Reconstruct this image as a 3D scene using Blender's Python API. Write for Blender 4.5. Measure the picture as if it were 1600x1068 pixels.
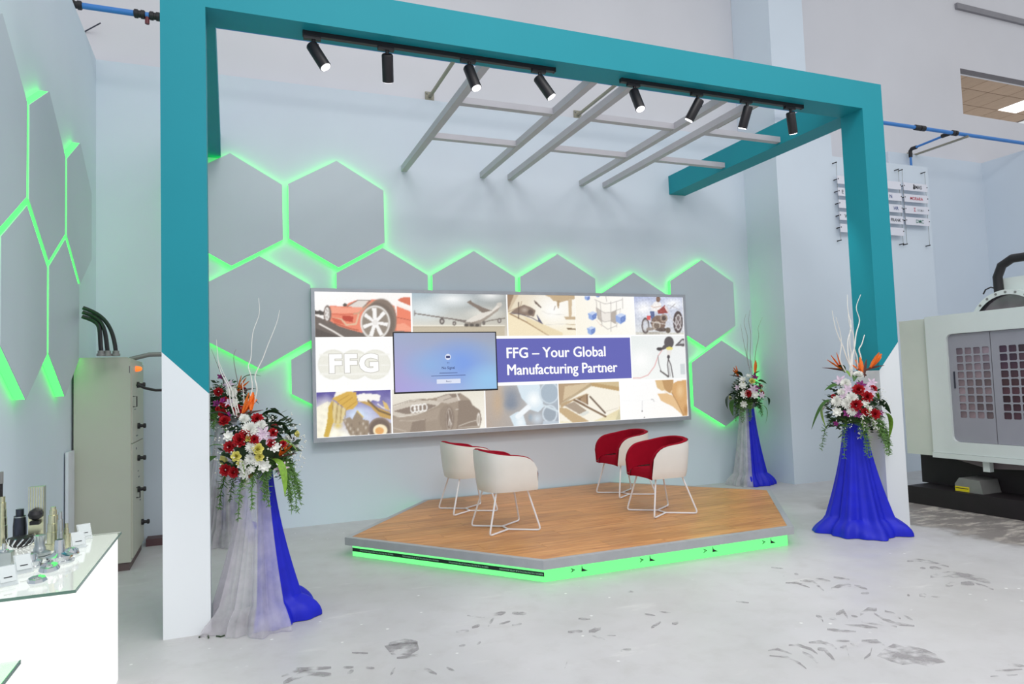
import bpy, bmesh, math, random
import numpy as np
from mathutils import Vector, Matrix, Euler

for o in list(bpy.data.objects): bpy.data.objects.remove(o)
scene = bpy.context.scene
COL = scene.collection
R = math.radians
PI = math.pi
random.seed(7)

# ------------------------------------------------------------------ camera
F, YAW, PITCH, ROLL = 1094.32, 0.3830, 0.0584, -0.0345
CAM = Vector((0.4014, -4.8961, 1.5))
_cy, _sy = math.cos(YAW), math.sin(YAW)
FWD = Vector((_sy*math.cos(PITCH), _cy*math.cos(PITCH), math.sin(PITCH)))
_r0 = Vector((_cy, -_sy, 0)); _u0 = _r0.cross(FWD)
RIGHT = math.cos(ROLL)*_r0 + math.sin(ROLL)*_u0
UP = -math.sin(ROLL)*_r0 + math.cos(ROLL)*_u0
cd = bpy.data.cameras.new('camera'); cam = bpy.data.objects.new('camera', cd); COL.objects.link(cam)
cd.sensor_width = 36.0; cd.lens = F/1600*36.0; cd.clip_start = 0.05; cd.clip_end = 200
m = Matrix((RIGHT, UP, -FWD)).transposed().to_4x4(); m.translation = CAM
cam.matrix_world = m
scene.camera = cam

def at(x, y, axis, val):
    """point of the place seen at photo pixel (x, y) on the plane axis = val (survey helper)"""
    d = FWD + RIGHT*((x-800)/F) - UP*((y-534)/F)
    return CAM + d*((val-CAM[axis])/d[axis])
def px_of(P):
    d = Vector(P)-CAM; z = d.dot(FWD)
    return 800+F*d.dot(RIGHT)/z, 534-F*d.dot(UP)/z

# ------------------------------------------------------------------ world, lamps, exposure
world = bpy.data.worlds.new('hall_ambient'); scene.world = world; world.use_nodes = True
bg = world.node_tree.nodes['Background']
bg.inputs[0].default_value = (0.94, 0.97, 1.0, 1); bg.inputs[1].default_value = 0.74
def area(name, loc, size, power, color=(1, 1, 1), target=None, sy=None):
    l = bpy.data.lights.new(name, 'AREA'); l.energy = power; l.color = color; l.size = size
    if sy: l.shape = 'RECTANGLE'; l.size_y = sy
    o = bpy.data.objects.new(name, l); COL.objects.link(o); o.location = loc
    if target is not None:
        o.rotation_euler = (Vector(target)-Vector(loc)).to_track_quat('-Z', 'Y').to_euler()
    return o
# high-bay lamps of the hall, hanging above and behind the camera
area('high_bay_light', (1.8, -4.0, 7.6), 2.4, 130, (1.0, 0.98, 0.95))
area('high_bay_light', (4.8, -4.0, 7.6), 2.4, 110, (1.0, 0.98, 0.95))
area('high_bay_light', (8.8, -4.0, 7.6), 2.4, 100, (1.0, 0.98, 0.95))
area('high_bay_light', (1.0, -7.5, 7.0), 2.4, 140, (0.97, 0.98, 1.0), (2.5, 1.5, 1.5))
scene.view_settings.view_transform = 'Standard'
scene.view_settings.look = 'None'
scene.view_settings.gamma = 1.0
scene.view_settings.use_curve_mapping = False
scene.view_settings.exposure = 0.0

# ------------------------------------------------------------------ helpers: colour and materials
def lin(c):
    c = c/255.0
    return c/12.92 if c <= 0.04045 else ((c+0.055)/1.055)**2.4
def S(r, g, b): return (lin(r), lin(g), lin(b), 1.0)
MATS = {}
def mat(name, col, rough=0.55, metal=0.0, var=0.05, scale=6.0, bump=0.0, bscale=60.0, spec=0.5, emit=None, es=0.0,
        trans=0.0, alpha=1.0, objvar=0.0, sheen=0.0, coat=0.0):
    if name in MATS: return MATS[name]
    mt = bpy.data.materials.new(name); mt.use_nodes = True
    nt = mt.node_tree; N = nt.nodes; L = nt.links
    b = N['Principled BSDF']
    b.inputs['Roughness'].default_value = rough; b.inputs['Metallic'].default_value = metal
    b.inputs['Specular IOR Level'].default_value = spec
    b.inputs['Transmission Weight'].default_value = trans; b.inputs['Alpha'].default_value = alpha
    b.inputs['Sheen Weight'].default_value = sheen; b.inputs['Coat Weight'].default_value = coat
    tc = N.new('ShaderNodeTexCoord')
    nz = N.new('ShaderNodeTexNoise'); nz.inputs['Scale'].default_value = scale; nz.inputs['Detail'].default_value = 4
    L.new(tc.outputs['Object'], nz.inputs['Vector'])
    rp = N.new('ShaderNodeMapRange'); rp.inputs['From Min'].default_value = 0.3; rp.inputs['From Max'].default_value = 0.7
    rp.inputs['To Min'].default_value = 1-var; rp.inputs['To Max'].default_value = 1+var
    L.new(nz.outputs['Fac'], rp.inputs['Value'])
    val = rp.outputs['Result']
    if objvar:
        oi = N.new('ShaderNodeObjectInfo'); r2 = N.new('ShaderNodeMapRange')
        r2.inputs['To Min'].default_value = 1-objvar; r2.inputs['To Max'].default_value = 1+objvar
        L.new(oi.outputs['Random'], r2.inputs['Value'])
        mm = N.new('ShaderNodeMath'); mm.operation = 'MULTIPLY'; L.new(val, mm.inputs[0]); L.new(r2.outputs['Result'], mm.inputs[1]); val = mm.outputs[0]
    mx = N.new('ShaderNodeVectorMath'); mx.operation = 'SCALE'; mx.inputs[0].default_value = col[:3]
    L.new(val, mx.inputs['Scale']); L.new(mx.outputs['Vector'], b.inputs['Base Color'])
    if bump:
        n2 = N.new('ShaderNodeTexNoise'); n2.inputs['Scale'].default_value = bscale; n2.inputs['Detail'].default_value = 5
        L.new(tc.outputs['Object'], n2.inputs['Vector'])
        bp = N.new('ShaderNodeBump'); bp.inputs['Strength'].default_value = bump; bp.inputs['Distance'].default_value = 0.01
        L.new(n2.outputs['Fac'], bp.inputs['Height']); L.new(bp.outputs['Normal'], b.inputs['Normal'])
    if emit is not None:
        b.inputs['Emission Color'].default_value = emit; b.inputs['Emission Strength'].default_value = es
    MATS[name] = mt
    return mt

WALL = mat('wall_paint', S(212, 222, 233), 0.7, var=0.015, scale=1.2, bump=0.03, bscale=40)
WALLH = mat('hall_wall_paint', S(216, 215, 220), 0.75, var=0.03, scale=0.8, bump=0.04, bscale=25)
HEXM = mat('hexagon_board', S(192, 202, 210), 0.45, var=0.015, scale=2)
LED = mat('green_led', (0.02, 0.5, 0.06, 1), 0.5, emit=(0.06, 1.0, 0.10, 1), es=2.6)
TEAL = mat('teal_paint', S(28, 142, 157), 0.55, var=0.02, scale=1.5, spec=0.25)
WHITEP = mat('white_post_paint', S(232, 236, 240), 0.5, var=0.015, scale=1.5)
RAIL = mat('lattice_paint', S(182, 180, 187), 0.5, var=0.03)
BLACK = mat('black_metal', S(26, 22, 28), 0.45, var=0.1)
ALU = mat('brushed_aluminium', S(176, 180, 188), 0.4, metal=0.35, var=0.06, scale=9)
ALUD = mat('platform_trim_aluminium', S(178, 180, 184), 0.45, metal=0.3, var=0.05, scale=9)
CHROME = mat('polished_steel', S(215, 218, 220), 0.12, metal=1.0, var=0.03)
STEEL = mat('machined_steel', S(190, 196, 196), 0.28, metal=1.0, var=0.06, scale=20)
BRASSY = mat('pale_gilt_steel', S(214, 212, 180), 0.25, metal=1.0, var=0.05)
DARKST = mat('dark_steel', S(70, 74, 86), 0.35, metal=0.8, var=0.1)
BLKPL = mat('black_plastic', S(30, 28, 32), 0.5, var=0.1)
BLUEP = mat('blue_pipe_paint', S(58, 128, 205), 0.4, var=0.04)
RED = mat('red_upholstery', S(150, 8, 34), 0.85, var=0.06, scale=14, bump=0.08, bscale=300, spec=0.12)
CREAM = mat('cream_leather', S(232, 230, 224), 0.5, var=0.02, scale=8, bump=0.04, bscale=160)
WIRE = mat('white_wire_enamel', S(236, 236, 240), 0.3, var=0.02)
CAB = mat('cabinet_enamel', S(186, 186, 174), 0.5, var=0.02, scale=3, bump=0.02, bscale=120)
MACH = mat('machine_enamel', S(214, 222, 220), 0.4, var=0.02, scale=3)
MACHG = mat('machine_door_grey', S(150, 150, 160), 0.45, var=0.03, scale=4)
MDARK = mat('machine_base_dark', S(26, 18, 23), 0.6, var=0.2, scale=8)
PANED = mat('dark_pane', S(66, 42, 52), 0.12, var=0.35, scale=3, objvar=0.45)
PANE = mat('tinted_pane', S(124, 108, 114), 0.12, var=0.35, scale=3, objvar=0.45)
YEL = mat('yellow_label', S(225, 205, 20), 0.5)
CLOTHB = mat('blue_satin', S(26, 34, 192), 0.5, var=0.1, scale=9, spec=0.3)
PLATE = mat('white_acrylic_plate', S(226, 226, 236), 0.25, var=0.01)
LAMPON = mat('lamp_lens_lit', (1, 1, 1, 1), 0.3, emit=(1, 0.97, 1, 1), es=6.0)
ORANGEL = mat('orange_indicator', S(255, 120, 40), 0.3, emit=S(255, 110, 40), es=1.2)
LEAF = mat('leaf_green', S(62, 104, 40), 0.5, var=0.25, scale=14, objvar=0.3)
LEAFD = mat('leaf_dark', S(40, 66, 36), 0.45, var=0.25, scale=14, objvar=0.3)
LEAFL = mat('leaf_light', S(120, 160, 55), 0.5, var=0.25, scale=10, objvar=0.2)
LEAFB = mat('leaf_bronze', S(86, 48, 42), 0.5, var=0.25, scale=10, objvar=0.2)
FERN = mat('fern_green', S(88, 128, 58), 0.6, var=0.3, scale=20)
PRED = mat('petal_red', S(176, 14, 28), 0.6, var=0.2, scale=30)
PWHITE = mat('petal_white', S(238, 238, 232), 0.6, var=0.05, scale=30)
PYEL = mat('petal_yellow', S(236, 228, 130), 0.6, var=0.1, scale=30)
PPINK = mat('petal_pink', S(212, 190, 208), 0.6, var=0.1, scale=30)
PPURP = mat('petal_purple', S(132, 26, 110), 0.6, var=0.2, scale=30)
PORAN = mat('petal_orange', S(238, 118, 30), 0.55, var=0.12, scale=20)
TWIG = mat('bleached_willow', S(240, 236, 230), 0.6, var=0.08, scale=20)
TWIGD = mat('dry_twig', S(150, 140, 140), 0.6, var=0.1, scale=20)
OASIS = mat('flower_foam', S(46, 66, 34), 0.8, var=0.2)
BEIGET = mat('office_ceiling_tile', S(186, 160, 136), 0.8, var=0.04, scale=8, bump=0.1, bscale=80, objvar=0.05)
GREYM = mat('grey_metal', S(140, 140, 138), 0.5, metal=0.4, var=0.08)
BOARDW = mat('white_board', S(214, 216, 224), 0.5)
INKK = mat('ink_black', S(30, 34, 38), 0.6); INKR = mat('ink_red', S(190, 36, 60), 0.6)
INKB = mat('ink_blue', S(40, 60, 130), 0.6); INKG = mat('ink_green', S(20, 110, 90), 0.6); INKY = mat('ink_grey', S(170, 172, 180), 0.6)

def special_tulle():
    mt = bpy.data.materials.new('white_tulle'); mt.use_nodes = True
    nt = mt.node_tree; N = nt.nodes; L = nt.links; b = N['Principled BSDF']; out = N['Material Output']
    b.inputs['Base Color'].default_value = S(222, 218, 224); b.inputs['Roughness'].default_value = 0.8
    tr = N.new('ShaderNodeBsdfTransparent'); tl = N.new('ShaderNodeBsdfTranslucent'); tl.inputs[0].default_value = S(225, 220, 228)
    m0 = N.new('ShaderNodeMixShader'); m0.inputs[0].default_value = 0.35
    L.new(b.outputs[0], m0.inputs[1]); L.new(tl.outputs[0], m0.inputs[2])
    m1 = N.new('ShaderNodeMixShader')
    tc = N.new('ShaderNodeTexCoord'); nz = N.new('ShaderNodeTexNoise'); nz.inputs['Scale'].default_value = 9; nz.inputs['Detail'].default_value = 3
    L.new(tc.outputs['Object'], nz.inputs['Vector'])
    mr = N.new('ShaderNodeMapRange'); mr.inputs['From Min'].default_value = 0.3; mr.inputs['From Max'].default_value = 0.7
    mr.inputs['To Min'].default_value = 0.48; mr.inputs['To Max'].default_value = 0.72
    L.new(nz.outputs['Fac'], mr.inputs['Value']); L.new(mr.outputs['Result'], m1.inputs[0])
    L.new(tr.outputs[0], m1.inputs[1]); L.new(m0.outputs[0], m1.inputs[2]); L.new(m1.outputs[0], out.inputs['Surface'])
    return mt
TULLE = special_tulle()

def special_floor():
    mt = bpy.data.materials.new('epoxy_floor'); mt.use_nodes = True
    nt = mt.node_tree; N = nt.nodes; L = nt.links; b = N['Principled BSDF']
    tc = N.new('ShaderNodeTexCoord')
    def noise(sc, det=5, rough=0.55, stretch=None):
        n = N.new('ShaderNodeTexNoise'); n.inputs['Scale'].default_value = sc; n.inputs['Detail'].default_value = det; n.inputs['Roughness'].default_value = rough
        if stretch:
            mp = N.new('ShaderNodeMapping'); mp.inputs['Scale'].default_value = stretch; L.new(tc.outputs['Object'], mp.inputs['Vector']); L.new(mp.outputs['Vector'], n.inputs['Vector'])
        else: L.new(tc.outputs['Object'], n.inputs['Vector'])
        return n.outputs['Fac']
    def ramp(v, a, c, lo=0.0, hi=1.0):
        r = N.new('ShaderNodeMapRange'); r.inputs['From Min'].default_value = a; r.inputs['From Max'].default_value = c
        r.inputs['To Min'].default_value = lo; r.inputs['To Max'].default_value = hi; L.new(v, r.inputs['Value']); return r.outputs['Result']
    def mix(f, a, c):
        x = N.new('ShaderNodeMix'); x.data_type = 'RGBA'
        L.new(f, x.inputs[0])
        for s, v in ((6, a), (7, c)):
            if isinstance(v, tuple): x.inputs[s].default_value = v
            else: L.new(v, x.inputs[s])
        return x.outputs[2]
    def math_(op, a, c):
        x = N.new('ShaderNodeMath'); x.operation = op
        for s, v in ((0, a), (1, c)):
            if isinstance(v, (int, float)): x.inputs[s].default_value = v
            else: L.new(v, x.inputs[s])
        return x.outputs[0]
    c = mix(ramp(noise(0.7), 0.35, 0.65), S(186, 184, 184), S(200, 198, 200))
    c = mix(ramp(noise(5, 6, 0.65), 0.5, 0.8, 0, 0.45), c, S(172, 168, 166))
    # scuffs and chalky smears
    c = mix(ramp(noise(2.2, 6, 0.6, (0.6, 2.0, 1)), 0.62, 0.74, 0, 0.5), c, S(224, 222, 220))
    # worn, oil-dark concrete beside the machine
    sep = N.new('ShaderNodeSeparateXYZ'); L.new(tc.outputs['Object'], sep.inputs[0])
    e = math_('ADD', sep.outputs['X'], math_('MULTIPLY', noise(1.3, 5, 0.6), 1.6))
    near = ramp(sep.outputs['Y'], 0.9, 1.7, 1, 0)
    c = mix(math_('MULTIPLY', near, ramp(e, 7.32, 7.48, 0, 0.85)), c, S(128, 120, 116))
    c = mix(math_('MULTIPLY', math_('MULTIPLY', near, ramp(e, 7.4, 7.6)), ramp(noise(2.4, 6, 0.7, (1, 2.5, 1)), 0.5, 0.6)), c, S(198, 190, 182))
    # flecks of white paint
    v = N.new('ShaderNodeTexVoronoi'); v.inputs['Scale'].default_value = 7.0; L.new(tc.outputs['Object'], v.inputs['Vector'])
    fl = math_('MULTIPLY', ramp(v.outputs['Distance'], 0.05, 0.085, 1, 0), ramp(noise(1.1, 2), 0.5, 0.56))
    c = mix(fl, c, S(236, 236, 234))
    L.new(c, b.inputs['Base Color'])
    L.new(ramp(noise(4), 0.3, 0.7, 0.32, 0.5), b.inputs['Roughness'])
    b.inputs['Specular IOR Level'].default_value = 0.35
    bp = N.new('ShaderNodeBump'); bp.inputs['Strength'].default_value = 0.06; bp.inputs['Distance'].default_value = 0.01
    L.new(noise(45, 4), bp.inputs['Height']); L.new(bp.outputs['Normal'], b.inputs['Normal'])
    return mt
FLOORM = special_floor()

def special_mark():
    mt = bpy.data.materials.new('tyre_dirt'); mt.use_nodes = True
    nt = mt.node_tree; N = nt.nodes; L = nt.links; b = N['Principled BSDF']; out = N['Material Output']
    b.inputs['Base Color'].default_value = S(160, 156, 158); b.inputs['Roughness'].default_value = 0.7
    tr = N.new('ShaderNodeBsdfTransparent'); mx = N.new('ShaderNodeMixShader')
    tc = N.new('ShaderNodeTexCoord'); nz = N.new('ShaderNodeTexNoise'); nz.inputs['Scale'].default_value = 11; nz.inputs['Detail'].default_value = 6
    L.new(tc.outputs['Object'], nz.inputs['Vector'])
    mr = N.new('ShaderNodeMapRange'); mr.inputs['From Min'].default_value = 0.4; mr.inputs['From Max'].default_value = 0.62; mr.inputs['To Max'].default_value = 0.7
    L.new(nz.outputs['Fac'], mr.inputs['Value']); L.new(mr.outputs['Result'], mx.inputs[0])
    L.new(tr.outputs[0], mx.inputs[1]); L.new(b.outputs[0], mx.inputs[2]); L.new(mx.outputs[0], out.inputs['Surface'])
    return mt
MARK = special_mark()

def special_wood():
    mt = bpy.data.materials.new('laminate_oak'); mt.use_nodes = True
    nt = mt.node_tree; N = nt.nodes; L = nt.links; b = N['Principled BSDF']
    tc = N.new('ShaderNodeTexCoord'); oi = N.new('ShaderNodeObjectInfo')
    ad = N.new('ShaderNodeVectorMath'); ad.operation = 'ADD'; L.new(tc.outputs['Object'], ad.inputs[0])
    sc = N.new('ShaderNodeVectorMath'); sc.operation = 'SCALE'; sc.inputs[0].default_value = (37, 19, 5); L.new(oi.outputs['Random'], sc.inputs['Scale']); L.new(sc.outputs[0], ad.inputs[1])
    mp = N.new('ShaderNodeMapping'); mp.inputs['Scale'].default_value = (1.6, 22, 1); L.new(ad.outputs[0], mp.inputs['Vector'])
    nz = N.new('ShaderNodeTexNoise'); nz.inputs['Scale'].default_value = 1.6; nz.inputs['Detail'].default_value = 6; nz.inputs['Roughness'].default_value = 0.6; L.new(mp.outputs[0], nz.inputs['Vector'])
    cr = N.new('ShaderNodeValToRGB'); L.new(nz.outputs['Fac'], cr.inputs[0])
    cr.color_ramp.elements[0].position = 0.3; cr.color_ramp.elements[0].color = S(172, 108, 54)
    cr.color_ramp.elements[1].position = 0.72; cr.color_ramp.elements[1].color = S(226, 168, 102)
    e = cr.color_ramp.elements.new(0.5); e.color = S(203, 141, 78)
    mr = N.new('ShaderNodeMapRange'); mr.inputs['To Min'].default_value = 0.84; mr.inputs['To Max'].default_value = 1.08; L.new(oi.outputs['Random'], mr.inputs['Value'])
    s2 = N.new('ShaderNodeVectorMath'); s2.operation = 'SCALE'; L.new(cr.outputs[0], s2.inputs[0]); L.new(mr.outputs[0], s2.inputs['Scale'])
    L.new(s2.outputs[0], b.inputs['Base Color']); b.inputs['Roughness'].default_value = 0.36; b.inputs['Specular IOR Level'].default_value = 0.4
    return mt
WOOD = special_wood()

def special_emit(name, col, strength, glossy=0.0):
    mt = bpy.data.materials.new(name); mt.use_nodes = True
    b = mt.node_tree.nodes['Principled BSDF']
    b.inputs['Base Color'].default_value = (0.02, 0.02, 0.02, 1); b.inputs['Roughness'].default_value = 0.3
    b.inputs['Specular IOR Level'].default_value = glossy
    b.inputs['Emission Color'].default_value = col; b.inputs['Emission Strength'].default_value = strength
    return mt
EMW = special_emit('backlit_white', (1, 1, 1, 1), 1.02)
EMBANNER = special_emit('backlit_banner_blue', S(104, 106, 184), 1.0)
LBOX = special_emit('lit_acrylic', (1.0, 1.0, 0.975, 1), 1.2)
PLINTH = special_emit('green_lit_acrylic', (0.17, 1.0, 0.25, 1), 1.35)
OFFL = special_emit('office_light_panel', (1, 1, 1, 1), 3.0)
SCRW = special_emit('screen_white', S(222, 228, 245), 1.0); SCRK = special_emit('screen_dark', S(62, 72, 120), 1.0)
LOGOE = special_emit('backlit_logo_edge', S(206, 204, 196), 1.0)
def special_print(name, strength, gloss):
    mt = special_emit(name, (1, 1, 1, 1), strength, gloss)
    nt = mt.node_tree; a = nt.nodes.new('ShaderNodeVertexColor'); a.layer_name = 'print'
    nt.links.new(a.outputs['Color'], nt.nodes['Principled BSDF'].inputs['Emission Color'])
    return mt
PRINT = special_print('backlit_print', 1.0, 0.0)
SCREEN = special_print('tv_picture', 0.95, 0.4)
def special_glass():
    mt = bpy.data.materials.new('green_edge_glass'); mt.use_nodes = True
    b = mt.node_tree.nodes['Principled BSDF']
    b.inputs['Base Color'].default_value = (0.95, 1.0, 0.97, 1); b.inputs['Roughness'].default_value = 0.02
    b.inputs['Transmission Weight'].default_value = 1.0; b.inputs['IOR'].default_value = 1.45
    return mt
GLASS = special_glass()
GLASSE = mat('glass_cut_edge', S(92, 128, 114), 0.2, var=0.05)
def special_acryl():
    mt = bpy.data.materials.new('clear_acrylic'); mt.use_nodes = True
    nt = mt.node_tree; N = nt.nodes; L = nt.links; b = N['Principled BSDF']; out = N['Material Output']
    b.inputs['Base Color'].default_value = S(228, 234, 236); b.inputs['Roughness'].default_value = 0.1
    tr = N.new('ShaderNodeBsdfTransparent'); mx = N.new('ShaderNodeMixShader'); mx.inputs[0].default_value = 0.45
    L.new(tr.outputs[0], mx.inputs[1]); L.new(b.outputs[0], mx.inputs[2]); L.new(mx.outputs[0], out.inputs['Surface'])
    return mt
ACRYL = special_acryl()
CARD = mat('card_paper', S(222, 228, 228), 0.6, var=0.04)

# ------------------------------------------------------------------ helpers: meshes and objects
class MB:
    def __init__(s): s.v = []; s.f = []
    def add(s, vs, fs):
        n = len(s.v); s.v += [tuple(v) for v in vs]; s.f += [tuple(i+n for i in f) for f in fs]; return s
    def box(s, x0, x1, y0, y1, z0, z1):
        return s.add([(x0,y0,z0),(x1,y0,z0),(x1,y1,z0),(x0,y1,z0),(x0,y0,z1),(x1,y0,z1),(x1,y1,z1),(x0,y1,z1)],
                     [(0,3,2,1),(4,5,6,7),(0,1,5,4),(1,2,6,5),(2,3,7,6),(3,0,4,7)])
    def obox(s, c, ax, ay, az):
        c, ax, ay, az = map(Vector, (c, ax, ay, az)); vs = []
        for k in (-1, 1):
            for i, j in ((-1,-1),(1,-1),(1,1),(-1,1)): vs.append(c+ax*i+ay*j+az*k)
        return s.add(vs, [(0,3,2,1),(4,5,6,7),(0,1,5,4),(1,2,6,5),(2,3,7,6),(3,0,4,7)])
    def prism(s, poly, axis, a0, a1):
        """poly of (u, v) extruded along axis; axis 0: (y,z), 1: (x,z), 2: (x,y)"""
        n = len(poly)
        def P(u, v, a): return (a,u,v) if axis == 0 else ((u,a,v) if axis == 1 else (u,v,a))
        vs = [P(u,v,a0) for u,v in poly]+[P(u,v,a1) for u,v in poly]
        return s.add(vs, [tuple(range(n)), tuple(range(2*n-1, n-1, -1))]+[(i, i+n, (i+1)%n+n, (i+1)%n) for i in range(n)])
    def tube(s, pts, r, n=8, caps=True):
        pts = [Vector(p) for p in pts]; rs = r if isinstance(r, (list, tuple)) else [r]*len(pts)
        rings = []; prev = None
        for i, p in enumerate(pts):
            d = (pts[min(i+1, len(pts)-1)]-pts[max(i-1, 0)]).normalized()
            if prev is None:
                a = Vector((0,0,1)) if abs(d.z) < 0.9 else Vector((1,0,0)); u = d.cross(a).normalized()
            else: u = (prev-d*prev.dot(d)).normalized()
            prev = u; w = d.cross(u)
            rings.append([p+(u*math.cos(2*PI*k/n)+w*math.sin(2*PI*k/n))*rs[i] for k in range(n)])
        vs = [v for rg in rings for v in rg]; fs = []
        for i in range(len(pts)-1):
            for k in range(n): fs.append((i*n+k, i*n+(k+1)%n, (i+1)*n+(k+1)%n, (i+1)*n+k))
        if caps: fs += [tuple(range(n-1, -1, -1)), tuple((len(pts)-1)*n+k for k in range(n))]
        return s.add(vs, fs)
    def lathe(s, prof, c=(0,0,0), n=20, axis='z'):
        vs = []; fs = []; c = Vector(c)
        for r, h in prof:
            for k in range(n):
                a = 2*PI*k/n; x, y = r*math.cos(a), r*math.sin(a)
                vs.append(c+(Vector((x,y,h)) if axis == 'z' else (Vector((h,x,y)) if axis == 'x' else Vector((x,h,y)))))
        for i in range(len(prof)-1):
            for k in range(n): fs.append((i*n+k, i*n+(k+1)%n, (i+1)*n+(k+1)%n, (i+1)*n+k))
        if prof[0][0] > 1e-6: fs.append(tuple(range(n-1, -1, -1)))
        if prof[-1][0] > 1e-6: fs.append(tuple((len(prof)-1)*n+k for k in range(n)))
        return s.add(vs, fs)
    def grid(s, fn, nu, nv, close_u=False):
        vs = [fn(i/(nu if close_u else nu-1), j/(nv-1)) for j in range(nv) for i in range(nu)]
        fs = []
        for j in range(nv-1):
            for i in range(nu if close_u else nu-1): fs.append((j*nu+i, j*nu+(i+1)%nu, (j+1)*nu+(i+1)%nu, (j+1)*nu+i))
        return s.add(vs, fs)
    def mesh(s, name, mt, off=(0,0,0), smooth=False):
        me = bpy.data.meshes.new(name); o = Vector(off)
        me.from_pydata([tuple(Vector(v)-o) for v in s.v], [], s.f)
        bm = bmesh.new(); bm.from_mesh(me); bmesh.ops.recalc_face_normals(bm, faces=bm.faces[:]); bm.to_mesh(me); bm.free()
        if mt: me.materials.append(mt)
        if smooth:
            me.polygons.foreach_set('use_smooth', [True]*len(me.polygons)); me.set_sharp_from_angle(angle=R(38))
        me.update(); return me

WL = {}
def wloc(o): return WL.get(o.name, Vector((0,0,0))) if o else Vector((0,0,0))
def link(o, parent=None, loc=(0,0,0)):
    COL.objects.link(o); o.location = Vector(loc)-wloc(parent)
    if parent: o.parent = parent
    WL[o.name] = Vector(loc); return o
def thing(name, label, cat, loc=(0,0,0), group=None):
    o = bpy.data.objects.new(name, None); o.empty_display_size = 0.1; link(o, None, loc)
    o['label'] = label; o['category'] = cat
    if group: o['group'] = group
    return o
def part(name, mb, mt, parent, smooth=False, label=None, origin=None, kind=None):
    loc = wloc(parent) if origin is None else Vector(origin)
    me = mb if isinstance(mb, bpy.types.Mesh) else mb.mesh(name, mt, loc, smooth)
    o = bpy.data.objects.new(name, me); link(o, parent, loc)
    if label: o['label'] = label
    if kind: o['kind'] = kind
    return o
def solo(name, mb, mt, label, cat, loc, smooth=False, group=None):
    o = bpy.data.objects.new(name, mb.mesh(name, mt, loc, smooth)); link(o, None, loc)
    o['label'] = label; o['category'] = cat
    if group: o['group'] = group
    return o
def struct(name, mb, mt, label=None):
    o = bpy.data.objects.new(name, mb.mesh(name, mt)); link(o); o['kind'] = 'structure'
    if label: o['label'] = label
    return o
def shared(name, me, parent, loc, rot=(0,0,0), sc=1.0, label=None):
    o = bpy.data.objects.new(name, me); link(o, parent, loc)
    o.rotation_euler = rot; o.scale = (sc, sc, sc) if isinstance(sc, (int, float)) else sc
    if label: o['label'] = label
    return o
def text_mesh(s, size, mt, bold=0.0, align='LEFT', extrude=0.0, xscale=1.0, space=1.0, fat=0.0):
    cu = bpy.data.curves.new('lettering', 'FONT'); cu.body = s; cu.size = size; cu.offset = bold; cu.align_x = align; cu.extrude = extrude
    cu.resolution_u = 3; cu.space_character = space
    ob = bpy.data.objects.new('lettering', cu); COL.objects.link(ob)
    dg = bpy.context.evaluated_depsgraph_get(); me = bpy.data.meshes.new_from_object(ob.evaluated_get(dg))
    bpy.data.objects.remove(ob); bpy.data.curves.remove(cu)
    if xscale != 1.0: me.transform(Matrix.Diagonal((xscale, 1, 1, 1)))
    if fat:                      # heavier strokes: shifted copies of the outline
        bm = bmesh.new()
        for dx, dy in ((-fat, 0), (fat, 0), (0, -fat*0.6), (0, fat*0.6)):
            m2 = me.copy(); m2.transform(Matrix.Translation((dx, dy, 0))); bm.from_mesh(m2); bpy.data.meshes.remove(m2)
        bm.to_mesh(me); bm.free()
    me.materials.clear(); me.materials.append(mt); me.name = 'lettering'
    return me
FACE_Y = (PI/2, 0, 0)          # text upright on a wall that faces -Y

YB = 3.249                      # stage back wall
YP = 3.129                      # lightbox face
XL = -0.863                     # left wall
HB, HT = 4.051, 4.322           # portal beam, bottom and top
PW, PD, W = 0.27, 0.265, 6.406  # post width, depth, portal width

# ------------------------------------------------------------------ the setting
floor = struct('floor', MB().box(-6, 20, -11, 3.6, -0.1, 0), FLOORM)
struct('wall_back', MB().box(XL, 7.46, YB, YB+0.12, 0, 5.0), WALL)
struct('wall_left', MB().box(XL-0.12, XL, -3.2, YB+0.12, 0, 5.0), WALL)
struct('wall_pillar', MB().box(7.46, 8.5, 2.58, YB+0.12, 0, 4.93), WALL)
struct('wall_pillar_top', MB().box(7.50, 8.12, 2.60, YB+0.12, 4.93, 9.2), WALL)
struct('wall_sign', MB().box(8.5, 10.45, 2.58, YB+0.12, 0, 4.61), WALL)
struct('wall_alcove', MB().box(10.45, 12.72, YB, YB+0.12, 0, 5.08), WALL)
struct('wall_right', MB().box(12.72, 12.84, -9, YB+0.12, 0, 5.08), WALL)
YH = 3.372
wx0, wx1, wz0, wz1 = 12.52, 16.2, 5.99, 6.82
hb = MB().box(-6, wx0, YH, YH+0.2, 0, 9.2).box(wx0, wx1, YH, YH+0.2, 0, wz0).box(wx0, wx1, YH, YH+0.2, wz1, 9.2).box(wx1, 20, YH, YH+0.2, 0, 9.2)
struct('wall_hall', hb, WALLH)
win = struct('window_1', MB().box(wx0, wx1, YH+0.0, YH+0.08, wz1-0.05, wz1), mat('window_frame_grey', S(96, 92, 98), 0.5))
struct('trim_1', MB().box(12.5, 20, YH-0.05, YH, 7.90, 8.0), mat('cable_channel', S(138, 136, 142), 0.6))
struct('wall_office', MB().box(11.8, 17.4, 7.6, 7.7, 5.4, 7.3), WALLH)
struct('ceiling_slab', MB().box(11.8, 17.4, YH+0.2, 7.7, 7.13, 7.2), GREYM)['label'] = 'slab over the office ceiling tiles'
oc = struct('ceiling', MB().box(11.8, 17.4, YH+0.2, 7.6, 7.115, 7.125), mat('ceiling_grid', S(120, 104, 92), 0.7))
tile = MB().box(0, 0.584, 0, 0.584, -0.02, 0).mesh('ceiling_tile', BEIGET)
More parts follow.
